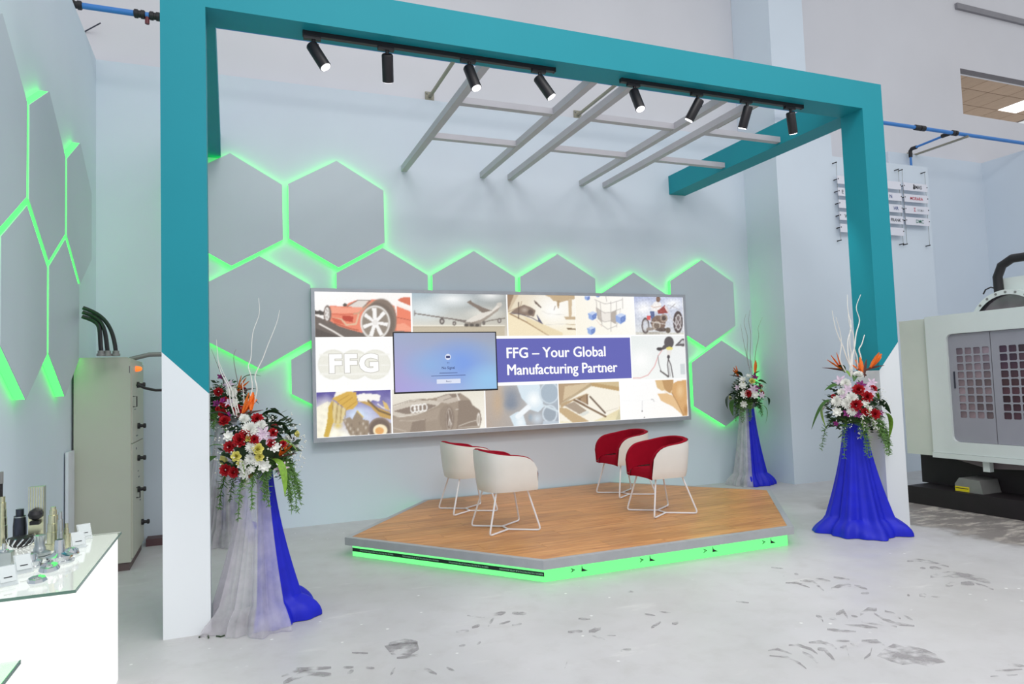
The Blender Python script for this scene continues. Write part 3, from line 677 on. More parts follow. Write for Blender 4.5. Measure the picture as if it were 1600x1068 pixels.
# FFG oval
p = Pic(1.279, 2.118, 1.487, 2.068, yq, k=K1).grad((255,255,253), (255,255,253), (255,255,254), (255,254,253))
for x in (190, 365, 540): p.ell(x,636,126,122,(236,235,224))
for x in (190, 365, 540): p.ring(x,636,124,120,6,(226,225,212))
p.poly([(70,545),(660,545),(660,562),(70,562)], (246,245,238), 0.8).poly([(75,705),(655,705),(655,722),(75,722)], (246,245,238), 0.8).line([(70,640),(150,640)], 6, (250,249,244)).line([(590,640),(660,640)], 6, (250,249,244))
fp = p.build('picture_print', PRINT, lb, 'pale oval company emblem behind the white letters FFG')
for dy, mt_, of in ((0.0, LOGOE, 0.008), (0.0015, EMW, 0.0)):
    shared('lettering', text_mesh('FFG', 0.275, mt_, 0.012+of, 'CENTER', xscale=1.12, space=1.16), fp, (1.697, YP-0.003-dy, 1.690), FACE_Y)
# title banner
bn = part('title_banner', MB().box(3.425, 5.322, YP-0.003, YP-0.0005, 1.510, 2.048), EMBANNER, lb, label='blue banner with the white title text')
shared('lettering', text_mesh('FFG \u2013 Your Global', 0.185, EMW, 0.0, xscale=0.985, fat=0.0042), bn, (3.545, YP-0.005, 1.808), FACE_Y)
shared('lettering', text_mesh('Manufacturing Partner', 0.185, EMW, 0.0, xscale=0.935, fat=0.0042), bn, (3.548, YP-0.005, 1.600), FACE_Y)
# electric car charging
p = Pic(5.338, 6.184, 1.487, 2.068, yq, k=K2).grad((248,250,246), (240,244,244), (232,238,236), (238,240,240))
p.ell(1150,600,120,120,(255,255,254),0.9,0.9).ell(1388,452,40,50,(82,76,78)).poly([(1350,470),(1400,490),(1330,515),(1320,505)], (84,78,80)).ell(1310,506,26,14,(62,58,60)).ell(1392,502,28,14,(236,222,120)).poly([(1368,515),(1412,515),(1400,560),(1372,560)], (236,232,228)).ell(1384,572,11,17,(70,66,70))
p.line([(1080,748),(1150,748),(1215,722),(1268,650),(1300,560),(1332,515)], 5, (222,140,140)).line([(1296,560),(1304,630),(1322,690)], 5, (120,116,118)).poly([(1316,682),(1392,734),(1382,745),(1312,692)], (90,84,84)).line([(1382,590),(1376,640),(1388,735)], 8, (96,90,92)).line([(1384,592),(1404,640),(1422,742)], 8, (84,78,80)).line([(1388,640),(1402,735)], 4, (150,146,146))
p.poly([(1436,480),(1498,418),(1518,418),(1518,484)], (92,86,88)).poly([(1470,465),(1500,432),(1515,432),(1515,462)], (200,202,204)).poly([(1482,630),(1520,626),(1522,716),(1486,716)], (206,214,216))
p.build('picture_print', PRINT, lb, 'picture of a charging cable and bicycle')
# wheel loader
p = Pic(1.279, 2.106, 0.972, 1.470, yq, k=K3).grad((252,248,226), (238,240,246), (78,68,148), (92,84,156))
p.ell(400,360,190,110,(206,222,246),0.8,1.0).ell(120,330,120,150,(252,250,238),0.9,1.0).poly([(50,300),(140,250),(180,260),(170,570),(50,570)], (252,246,222), 0.85).ell(180,520,150,70,(254,250,226),0.8,1.0)
p.poly([(178,236),(300,322),(262,430),(176,430)], (216,196,140)).mottle(7, 90, 2)
for i, x in enumerate(range(190, 300, 18)): p.line([(x,250+i*8),(x-14,430)], 5, ((150,118,60),(236,214,150))[i % 2])
p.poly([(150,300),(180,240),(190,420),(160,520),(150,552),(110,545),(140,420)], (206,168,64)).ell(230,450,50,40,(226,200,110),0.7,0.9)
p.poly([(196,212),(216,158),(340,156),(372,166),(300,182),(190,232)], (252,248,238)).poly([(176,226),(300,170),(380,170),(396,272),(356,312),(300,322),(216,246)], (216,172,74))
for q in ([(230,250),(320,196)], [(262,280),(350,216)], [(300,312),(384,250)]): p.line(q, 5, (178,134,48))
p.poly([(384,196),(440,182),(560,190),(584,202),(574,252),(520,238),(488,262),(400,256)], (252,248,242)).poly([(400,246),(486,252),(560,300),(666,340),(670,400),(580,376),(500,292)], (196,156,84)).line([(480,242),(570,326),(668,362)], 15, (112,90,62)).line([(560,270),(600,300),(660,320)], 10, (248,242,230)).poly([(600,240),(640,270),(664,330),(620,310)], (222,186,110))
p.poly([(268,400),(330,380),(350,400),(390,320),(430,370),(440,400),(490,410),(480,540),(330,530)], (150,132,112)).line([(390,330),(440,380)], 10, (224,196,110))
for i in range(16): p.ell(290+(i*53) % 190, 410+(i*37) % 115, 11, 20, ((226,218,204),(120,104,88))[i % 2], 0.9, 0.7)
p.ell(580,482,98,98,(130,112,98)).ell(580,484,84,84,(110,94,84)).ell(582,490,60,50,(250,234,196)).ell(576,494,36,30,(228,166,96)).poly([(660,430),(680,430),(680,560),(660,560)], (150,134,122))
p.build('picture_print', PRINT, lb, 'picture of a yellow wheel loader tipping its bucket')
# dark concept car
p = Pic(2.124, 3.247, 0.972, 1.470, yq, k=K3).grad((206,192,172), (250,246,234), (238,234,222), (232,226,210))
p.poly([(680,300),(820,252),(960,232),(1060,216),(1132,186),(1250,180),(1320,226),(1352,280),(1412,322),(1428,400),(1412,466),(1180,492),(960,510),(680,520)], (156,140,124)).poly([(680,298),(830,254),(1000,238),(1098,252),(1060,286),(960,332),(800,374),(740,386),(680,362)], (206,196,182)).poly([(690,332),(800,300),(960,268),(1056,282),(960,330),(800,356)], (136,120,108)).poly([(1058,218),(1140,186),(1232,200),(1252,240),(1150,268),(1050,250)], (194,182,168))
p.line([(690,285),(830,240),(960,228)], 4, (120,106,96)).line([(1060,216),(1160,188),(1210,206),(1110,240)], 4, (120,106,96)).poly([(1158,190),(1250,182),(1236,212),(1180,216)], (136,120,108)).line([(1220,190),(1240,240)], 10, (236,230,220)).poly([(1236,240),(1330,240),(1352,282),(1412,324),(1426,400),(1410,462),(1220,480),(1230,330)], (136,120,106))
p.poly([(680,390),(960,345),(1080,300),(1060,400),(960,420),(860,500),(680,520)], (164,148,132)).poly([(850,420),(960,396),(960,500),(830,506)], (138,122,108)).line([(740,410),(850,412),(950,400)], 4, (198,186,172)).line([(740,380),(880,360),(960,330)], 5, (236,230,218)).ell(1140,390,66,112,(146,130,115)).ell(1158,396,36,98,(128,112,100)).line([(1150,330),(1166,460)], 4, (220,212,202)).line([(1150,450),(1158,390),(1178,448)], 5, (236,230,222)).ring(1156,396,26,86,4,(176,162,148))
p.line([(1235,455),(1330,420),(1408,402)], 5, (226,218,206)).line([(1230,470),(1410,455)], 5, (206,196,184)).ell(1400,400,16,58,(176,164,150)).ring(1402,400,10,46,4,(232,226,218)).line([(1210,318),(1232,316)], 5, (232,226,216)).line([(690,470),(800,500)], 5, (206,194,180))
for i, x in enumerate((855, 885, 917, 951)): p.ring(x, 312-i*4, 20, 29, 8, (252,250,246))
p.build('picture_print', PRINT, lb, 'picture of a dark concept car with four rings')
# x-ray
p = Pic(3.262, 4.232, 0.972, 1.470, yq, k=K4).grad((176,160,146), (158,166,178), (186,170,156), (176,190,200))
p.ell(75,330,110,150,(132,140,154),0.9,1.0).ell(-40,360,70,180,(190,166,140),0.9,1.0).poly([(118,212),(310,212),(324,300),(345,400),(300,446),(228,424),(172,462),(204,565),(98,565),(60,480),(110,448),(182,430),(216,388),(160,330)], (214,230,240)).ell(262,340,82,88,(250,254,255),0.5,1.0).line([(130,480),(215,405)], 44, (242,248,252)).ell(150,530,46,70,(238,246,250),0.6,1.0)
p.ell(392,285,76,88,(164,180,194),0.4,1.0).ring(392,285,76,86,8,(206,220,230)).ell(395,460,54,62,(152,164,176),0.3).ring(395,460,58,68,12,(206,218,228)).ell(70,380,70,60,(124,134,150),0.7,1.0).ell(235,490,28,44,(150,166,180),0.6,1.0).line([(345,390),(470,440)], 16, (210,224,232)).ell(290,500,60,60,(206,220,232),0.8,0.8).poly([(340,520),(470,520),(470,570),(330,570)], (188,200,212))
p.build('picture_print', PRINT, lb, 'x-ray picture of a hip joint')
# laptop
p = Pic(4.246, 5.125, 0.972, 1.470, yq, k=K4).grad((244,236,206), (236,224,180), (148,122,92), (206,184,140))
p.poly([(470,200),(740,198),(600,290),(475,385)], (178,150,116)).poly([(520,230),(740,200),(620,280),(505,350)], (212,190,154)).poly([(730,196),(975,190),(975,236),(745,208)], (206,184,140)).poly([(735,198),(975,236),(975,276),(745,226)], (186,154,104)).poly([(480,392),(740,228),(975,270),(975,420),(850,484),(720,535),(480,520)], (248,242,226)).poly([(470,410),(530,410),(720,520),(710,545),(600,545),(470,440)], (196,168,126)).poly([(480,380),(700,290),(720,300),(600,345),(490,410)], (186,158,120))
p.poly([(590,350),(712,294),(714,392),(640,366)], (126,98,72)).poly([(650,330),(700,300),(702,380),(660,366)], (166,136,104)).poly([(515,390),(598,358),(702,432),(640,462)], (168,150,130)).poly([(640,462),(702,432),(730,448),(670,480)], (222,224,216)).line([(600,346),(860,482)], 15, (118,92,68)).line([(612,336),(870,470)], 7, (252,248,238)).line([(730,316),(856,452)], 13, (100,80,64)).line([(860,440),(960,412)], 4, (206,196,180)).poly([(940,520),(975,420),(990,510),(950,520)], (206,198,160))
p.build('picture_print', PRINT, lb, 'picture of an open laptop')
# bather
p = Pic(5.138, 6.184, 0.972, 1.470, yq, k=K4).grad((255,255,254), (254,250,244), (255,255,255), (252,250,248))
p.poly([(1272,180),(1425,170),(1425,230),(1400,300),(1330,268),(1290,244)], (222,186,132)).poly([(1330,180),(1425,172),(1415,260),(1390,290),(1350,250)], (180,134,82), 0.8).poly([(1425,206),(1460,186),(1540,176),(1540,490),(1500,478),(1446,340),(1410,282)], (214,164,104)).ell(1480,270,40,80,(232,192,138),0.8,1.0).poly([(1292,292),(1390,288),(1446,330),(1516,482),(1424,402),(1322,350)], (230,190,138)).line([(1410,284),(1450,350),(1512,478)], 6, (164,118,72)).line([(1310,278),(1350,268),(1400,296)], 10, (252,250,246)).ell(1530,430,26,60,(178,124,68),0.7,1.0)
p.line([(1166,352),(1164,436)], 5, (214,214,216)).ell(1164,436,4,6,(80,76,78)).line([(1240,340),(1256,340),(1264,356)], 5, (170,168,170)).ell(1183,490,4,6,(110,106,108)).line([(980,350),(1260,346)], 3, (244,246,246))
p.build('picture_print', PRINT, lb, 'white picture with a tanned figure at the right')

# television on the lightbox
tx0, tx1, tz0, tz1 = 2.128, 3.392, 1.420, 2.128
tv = thing('television', 'flat television with a blue start screen hung on the lightbox', 'television', ((tx0+tx1)/2, 3.07, tz0))
part('case', MB().box(tx0+0.02, tx1-0.02, 3.045, 3.105, tz0+0.02, tz1-0.02), BLKPL, tv)
part('bezel', MB().box(tx0, tx1, 3.030, 3.046, tz0, tz0+0.020).box(tx0, tx1, 3.030, 3.046, tz1-0.012, tz1).box(tx0, tx0+0.012, 3.030, 3.046, tz0+0.020, tz1-0.012).box(tx1-0.012, tx1, 3.030, 3.046, tz0+0.020, tz1-0.012), BLKPL, tv)
part('wall_mount', MB().box(tx0+0.45, tx1-0.45, 3.105, YP-0.002, tz0+0.2, tz1-0.2), BLACK, tv)
p = Pic(tx0+0.012, tx1-0.012, tz0+0.02, tz1-0.012, 3.036, step=0.02, k=K1).grad((166,152,218), (140,192,236), (152,166,198), (152,156,176))
p.ell(1250,620,330,230,(112,152,230),1.0,1.0).ell(1000,640,260,170,(130,172,226),1.0,0.8).ell(1480,760,220,160,(140,194,238),1.0,0.9)
sc = p.build('screen', SCREEN, tv, 'blue gradient start screen')
ys = 3.0345; xc = 2.778
part('screen_icon', MB().lathe([(0.036, 0), (0.036, 0.0005)], (xc, ys, 1.832), 24, 'y'), SCRW, sc, origin=(xc, ys, 1.832))
part('screen_mark', MB().box(xc-0.024, xc+0.024, ys-0.001, ys-0.0005, 1.818, 1.845), SCRK, sc)
shared('lettering', text_mesh('TV', 0.028, SCRK, 0, 'CENTER'), sc, (xc, ys, 1.752), FACE_Y)
shared('lettering', text_mesh('No Signal', 0.042, SCRK, 0.0006, 'CENTER'), sc, (xc, ys, 1.690), FACE_Y)
part('screen_line', MB().box(xc-0.11, xc+0.11, ys-0.0005, ys, 1.641, 1.647), SCRK, sc)
part('screen_line', MB().box(xc-0.21, xc+0.21, ys-0.0005, ys, 1.610, 1.616), SCRK, sc)
part('screen_button', MB().box(xc-0.145, xc+0.145, ys-0.0005, ys, 1.520, 1.572), SCRW, sc)
shared('lettering', text_mesh('Retry', 0.030, SCRK, 0, 'CENTER'), sc, (xc, ys-0.001, 1.536), FACE_Y)

# wall socket
so = thing('wall_socket', 'small white wall socket left of the lightbox', 'socket', (1.014, YB, 0.94))
part('plate', MB().box(0.955, 1.075, YB-0.012, YB, 0.935, 1.01), PLATE, so)
for x in (0.99, 1.015, 1.04): part('socket_hole', MB().box(x-0.007, x+0.007, YB-0.014, YB-0.011, 0.96, 0.985), BLKPL, so)
# ------------------------------------------------------------------ stage platform
HP = 0.17
PLY = [(2.545, -0.05), (4.94, -0.05), (6.18, 1.60), (4.98, YB-0.03), (2.50, YB-0.03), (1.335, 1.60)]
def offs(poly, d):
    n = len(poly); out = []
    for i in range(n):
        p0, p1, p2 = Vector(poly[i-1]), Vector(poly[i]), Vector(poly[(i+1) % n])
        a = (p1-p0).normalized(); b = (p2-p1).normalized()
        na, nb = Vector((-a.y, a.x)), Vector((-b.y, b.x)); k = (na+nb).normalized()
        out.append(tuple(p1+k*(d/max(0.2, k.dot(na)))))
    return out
def clip(poly, c):
    out = poly; n = len(c)
    for i in range(n):
        a, b = Vector(c[i]), Vector(c[(i+1) % n]); e = b-a; src = out; out = []
        side = lambda q: e.x*(q[1]-a.y)-e.y*(q[0]-a.x)
        for j in range(len(src)):
            p0, p1 = src[j-1], src[j]; s0, s1 = side(p0), side(p1)
            if (s0 >= 0) != (s1 >= 0):
                t = s0/(s0-s1); out.append((p0[0]+(p1[0]-p0[0])*t, p0[1]+(p1[1]-p0[1])*t))
            if s1 >= 0: out.append(p1)
        if len(out) < 3: return []
    return out
stage = thing('stage_platform', 'low six-sided wooden stage with aluminium rim and green glowing plinth', 'stage', (3.76, 1.6, 0))
inner = offs(PLY, 0.052)
part('deck_board', MB().prism(inner, 2, 0.10, HP-0.014), mat('deck_underlay', S(120, 86, 54), 0.7), stage)
pw = 0.192; row = 0; y = PLY[0][1]
while y < PLY[3][1]:
    x = 1.2-((row*0.47) % 1.25)
    while x < 6.3:
        q = clip([(x, y), (x+1.25-0.002, y), (x+1.25-0.002, y+pw-0.002), (x, y+pw-0.002)], inner)
        if len(q) >= 3:
            area_ = abs(sum(q[i-1][0]*q[i][1]-q[i][0]*q[i-1][1] for i in range(len(q))))/2
            if area_ > 0.001:
                cx = sum(a[0] for a in q)/len(q); cy = sum(a[1] for a in q)/len(q)
                part('plank', MB().prism(q, 2, HP-0.014, HP-0.002), WOOD, stage, origin=(cx, cy, HP-0.01))
        x += 1.25
    y += pw; row += 1
for i in range(6):
    j = (i+1) % 6
    part('edge_trim', MB().prism([PLY[i], PLY[j], inner[j], inner[i]], 2, 0.104, HP), ALUD, stage)
pl = offs(PLY, 0.055)
pl2 = offs(PLY, 0.085)
plinths = []
for i in range(6):
    j = (i+1) % 6
    plinths.append(part('plinth_panel', MB().prism([pl[i], pl[j], pl2[j], pl2[i]], 2, 0.0, 0.104), PLINTH, stage, label='acrylic plinth panel glowing green'))
# markings on the protective film of the front plinth (printed upside down)
def on_edge(a, b, t, z, out=0.0015):
    a, b = Vector(a), Vector(b); d = (b-a).normalized(); n = Vector((d.y, -d.x)); p = a+(b-a)*t+n*out
    return (p.x, p.y, z), math.atan2(d.y, d.x)
for k in range(4):
    loc, ang = on_edge(pl[0], pl[1], 0.095+k*0.262, 0.074)
    q = Euler((PI/2, 0, ang)).to_matrix() @ Matrix.Rotation(-PI/2, 3, 'Z')
    me = MATS.get('_A') or text_mesh('A', 0.048, INKK, 0.0006); MATS['_A'] = me
    shared('film_mark', me, plinths[0], loc, q.to_euler())
    loc2, _ = on_edge(pl[0], pl[1], 0.095+k*0.262+0.038, 0.038)
    tri = MATS.get('_T') or MB().add([(0,0,0),(0.058,0,0),(0.012,0.022,0),(0.004,0.052,0)], [(0,1,2,3)]).mesh('film_mark', INKK); MATS['_T'] = tri
    shared('film_mark', tri, plinths[0], loc2, (PI/2, 0, ang))
ea, eb = pl[5], pl[0]
Vd = (Vector(eb)-Vector(ea)); Vl = Vd.length; Vd.normalize(); Vn = Vector((Vd.y, -Vd.x))
c0 = Vector(ea)+Vn*0.001; c1 = Vector(eb)+Vn*0.001
stripe = part('film_stripe', MB().add([(c0.x,c0.y,0.040),(c1.x,c1.y,0.040),(c1.x,c1.y,0.072),(c0.x,c0.y,0.072)], [(0,1,2,3)]), mat('film_stripe_dark', S(16, 44, 34), 0.5), plinths[5], label='dark film stripe with white print')
tmsh = text_mesh('REMOVE THE PROTECTIVE FILM AFTER MOUNTING', 0.017, mat('film_print', S(170, 225, 190), 0.6), 0.0003)
for k in range(4):
    loc, ang = on_edge(ea, eb, 0.245+k*0.25, 0.062, 0.003)
    q = Euler((PI/2, 0, ang)).to_matrix() @ Matrix.Rotation(PI, 3, 'Z')
    shared('lettering', tmsh, stripe, loc, q.to_euler())
for k in range(12):
    loc, ang = on_edge(ea, eb, 0.05+k*0.082, 0.092, 0.0015)
    dsh = MATS.get('_D') or MB().add([(-0.014,-0.004,0),(0.014,-0.004,0),(0.014,0.004,0),(-0.014,0.004,0)], [(0,1,2,3)]).mesh('film_mark', mat('film_dash', S(40, 120, 70), 0.6)); MATS['_D'] = dsh
    shared('film_mark', dsh, plinths[5], loc, (PI/2, 0, ang))

# ------------------------------------------------------------------ tub chairs
def sp(v, e): return math.copysign(abs(v)**e, v)
def chair_plan(s):
    """s in [-1, 1] along the U from one arm front over the back to the other; front is +x"""
    L1 = 0.27; arc = 0.62; tot = L1+arc
    a = abs(s)*tot
    if a <= arc:
        ph = a/arc*PI/2; x, y = -0.255*sp(math.cos(ph), 0.72), 0.285*sp(math.sin(ph), 0.72)
    else:
        k = (a-arc); x, y = k, 0.285-0.012*(k/L1)
    return x, math.copysign(y, s)
def rim(s):
    a = abs(s)
    z = 0.735-0.085*a**1.5
    if a > 0.70:
        t = (a-0.70)/0.30; z = z-(z-0.385)*(1-math.sqrt(max(0, 1-t**3.6)))
    return z
def shell(s, t, ins):
    x, y = chair_plan(s); zt = rim(s); z = 0.365+(zt-0.365)*t
    k = 0.86+0.14*min(1, (z-0.365)/0.28)**0.62
    px, py = x*k, y*k
    n = Vector((px+0.02 if abs(s) < 0.8 else 0, py, 0)); l = n.length
    if l > 1e-6 and ins: px -= n.x/l*ins; py -= n.y/l*ins
    return Vector((px, py, z))
def make_chair(label):
    t = thing('tub_chair', label, 'chair', (0,0,0), 'red and cream tub chairs on the stage')
    NS, NT = 49, 9
    o = MB().grid(lambda u, v: shell(u*2-1, v, 0.0), NS, NT)
    # underside
    o.grid(lambda u, v: (lambda p: Vector((p.x*(1-v)+0.03*v, p.y*(1-v), 0.365-0.012*math.sin(v*PI/2))))(shell(u*2-1, 0, 0)), NS, 4)
    part('outer_shell', o, CREAM, t, smooth=True, label='cream outer shell')
    r = MB().grid(lambda u, v: shell(u*2-1, 1-0.72*max(0, (v-0.3)/0.7), 0.008+0.042*min(1, v/0.3))+Vector((0, 0, 0.010*math.sin(PI*min(1, v/0.3)))), 97, 11)
    for e in (0.0, 1.0):      # closed arm fronts
        r.grid(lambda u, v, e=e: shell(e*2-1, v, 0.002+0.048*u)+Vector((0.006*math.sin(PI*u), 0, 0)), 4, 9)
    part('inner_upholstery', r, RED, t, smooth=True, label='red inner upholstery')
    def seat(u, v):
        yy = (u*2-1)*0.212; xx = -0.20+0.44*v
        dz = 0.0
        z = 0.452-0.012*abs(u*2-1)**3
        if v > 0.82: k = (v-0.82)/0.18; xx = -0.20+0.44*0.82+0.062*math.sin(k*PI/2); z = z-0.085*(1-math.cos(k*PI/2))
        lim = 0.5+0.5*min(1, max(0, (xx+0.205)/0.12))**0.5
        return Vector((xx, yy*lim, z))
    sm = MB().grid(seat, 13, 15)
    sm.grid(lambda u, v: Vector((-0.20+0.44*0.82+0.062, (u*2-1)*0.212, 0.367-0.002*v)) if v < 0.5 else Vector((0.05, (u*2-1)*0.2, 0.362)), 13, 2)
    part('seat', sm, RED, t, smooth=True, label='red seat cushion')
    J = 0.075
    for sx in (1, -1):
        for sy in (1, -1):
            top = Vector((sx*0.15+0.01, sy*0.175, 0.362)); foot = Vector((sx*0.245, sy*0.255, 0.009)); j = Vector((0, sy*J, 0.009))
            d1 = (top-foot).normalized(); d2 = (j-foot).normalized(); rr = 0.035
            pts = [top, foot+d1*rr*1.2]+[foot+d1*rr*(1-k/4)**2+d2*rr*(k/4)**2+(Vector((0,0,0))) for k in range(1, 4)]+[foot+d2*rr*1.2, j]
            part('leg', MB().tube(pts, 0.0085, 8), WIRE, t, smooth=True)
    part('stretcher', MB().tube([(0, -J, 0.009), (0, J, 0.009)], 0.0085, 8), WIRE, t, smooth=True)
    return t
def copy_tree(o, parent=None):
    c = o.copy(); COL.objects.link(c); c.parent = parent
    for ch in list(o.children):
        copy_tree(ch, c)
    return c
CH = [((2.725, 1.195), 0.0, 'tub chair seen from its cream back, nearest to the camera on the stage left'),
      ((2.722, 2.285), 0.02, 'tub chair seen from its cream back, behind another, close to the back wall'),
      ((4.358, 1.105), PI-0.02, 'tub chair with open red seat, nearest to the stage front on the right'),
      ((4.640, 2.26), PI+0.03, 'tub chair with open red seat, behind another at the right, close to the wall')]
ch0 = make_chair(CH[0][2])
for i, ((x, y), a, lbl) in enumerate(CH):
    c = ch0 if i == 0 else copy_tree(ch0)
    c.location = (x, y, HP-0.002); c.rotation_euler = (0, 0, a); c['label'] = lbl

# ------------------------------------------------------------------ flower stands
def petal(L, wd, curl, cup, seg=3):
    vs = []; fs = []
    for i in range(seg+1):
        t = i/seg; w_ = wd*math.sin(PI*(0.12+0.80*t))**0.8; z = curl*t*t
        vs += [(L*t, -w_/2, z+cup*w_), (L*t, 0, z), (L*t, w_/2, z+cup*w_)]
    for i in range(seg):
        a = i*3; fs += [(a, a+1, a+4, a+3), (a+1, a+2, a+5, a+4)]
    return vs, fs
def flower_mesh(name, mt, layers, dome=True):
    """layers: (count, length, width, tilt up from the flower plane, curl, cup, base height)"""
    mb = MB()
    for li, (n, L, wd, tilt, curl, cup, h) in enumerate(layers):
        vs, fs = petal(L, wd, curl, cup)
        for k in range(n):
            M = Matrix.Rotation(2*PI*k/n+li*0.7+random.uniform(-0.1, 0.1), 4, 'Z') @ Matrix.Translation((0, 0, h)) @ Matrix.Rotation(-tilt, 4, 'Y')
            mb.add([M @ Vector(v) for v in vs], fs)
    mb.lathe([(0.34, 0.02), (0.36, 0.14), (0.26, 0.27), (0.12, 0.33), (0.01, 0.35)], (0, 0, 0), 10) if dome else None
    return mb.mesh(name, mt, smooth=True)
FM = {
 'carnation': flower_mesh('carnation', PRED, [(9,1.0,.75,.15,.12,.25,0),(8,.9,.7,.55,.1,.3,.08),(7,.75,.6,.95,.1,.3,.14),(5,.55,.5,1.3,.05,.3,.2)]),
 'chrysanthemum': flower_mesh('chrysanthemum', PWHITE, [(18,1.0,.3,.1,.15,.15,0),(16,.92,.28,.35,.15,.15,.05),(14,.8,.26,.65,.15,.15,.1),(10,.62,.24,.95,.1,.15,.14),(6,.42,.2,1.3,0,.2,.2)]),
 'rose': flower_mesh('rose', PYEL, [(6,.95,.95,.35,.1,.3,0),(5,.85,.9,.75,.15,.35,.05),(5,.75,.75,1.1,.1,.35,.1),(3,.6,.6,1.4,0,.4,.12)]),
 'lily': flower_mesh('lily', PPINK, [(6,1.0,.46,.45,-.35,.25,0),(3,.55,.05,1.1,0,0,0)], False),
 'orchid': flower_mesh('orchid', PPURP, [(5,1.0,.62,.25,.05,.15,0),(3,.5,.35,.9,.1,.2,.05)]),
 'white_bloom': flower_mesh('white_bloom', PWHITE, [(7,1.0,.62,.3,.1,.25,0),(6,.75,.5,.75,.05,.2,.06)]),
}
def leaf_mesh(name, mt, L, wd, droop, seg=8):
    mb = MB(); vs = []; fs = []
    for i in range(seg+1):
        t = i/seg; w_ = wd*math.sin(PI*min(1, 0.04+0.95*t))**0.75; x = L*(t-0.22*droop*t*t); z = L*(0.45*t-1.05*droop*t*t)
        vs += [(x, -w_/2, z+0.12*w_), (x, 0, z), (x, w_/2, z+0.12*w_)]
    for i in range(seg):
        a = i*3; fs += [(a, a+1, a+4, a+3), (a+1, a+2, a+5, a+4)]
    return mb.add(vs, fs).mesh(name, mt, smooth=True)
LM = {'broad': leaf_mesh('leaf', LEAF, 1.0, 0.30, 0.9), 'dark': leaf_mesh('leaf', LEAFD, 1.0, 0.32, 0.9), 'light': leaf_mesh('leaf', LEAFL, 1.0, 0.24, 1.1), 'blade': leaf_mesh('leaf', LEAFB, 1.0, 0.14, 0.2), 'strap': leaf_mesh('leaf', LEAF, 1.0, 0.12, 1.25, 12)}
def bird_mesh():
    a = MB(); vs, fs = petal(1.0, 0.24, 0.1, 0.3)
    for k, (t, r_) in enumerate(((0.9, 0.1), (1.25, -0.15), (0.55, 0.25))):
        M = Matrix.Rotation(r_, 4, 'Z') @ Matrix.Rotation(-t, 4, 'Y'); a.add([M @ Vector(v) for v in vs], fs)
    return a.mesh('bird_of_paradise', PORAN, smooth=True)
BIRD = bird_mesh()
beak = MB().tube([(-0.25, 0, -0.1), (0, 0, 0), (0.5, 0, 0.10), (1.0, 0, 0.16)], [0.05, 0.07, 0.05, 0.008], 6).mesh('beak', LEAFB, smooth=True)

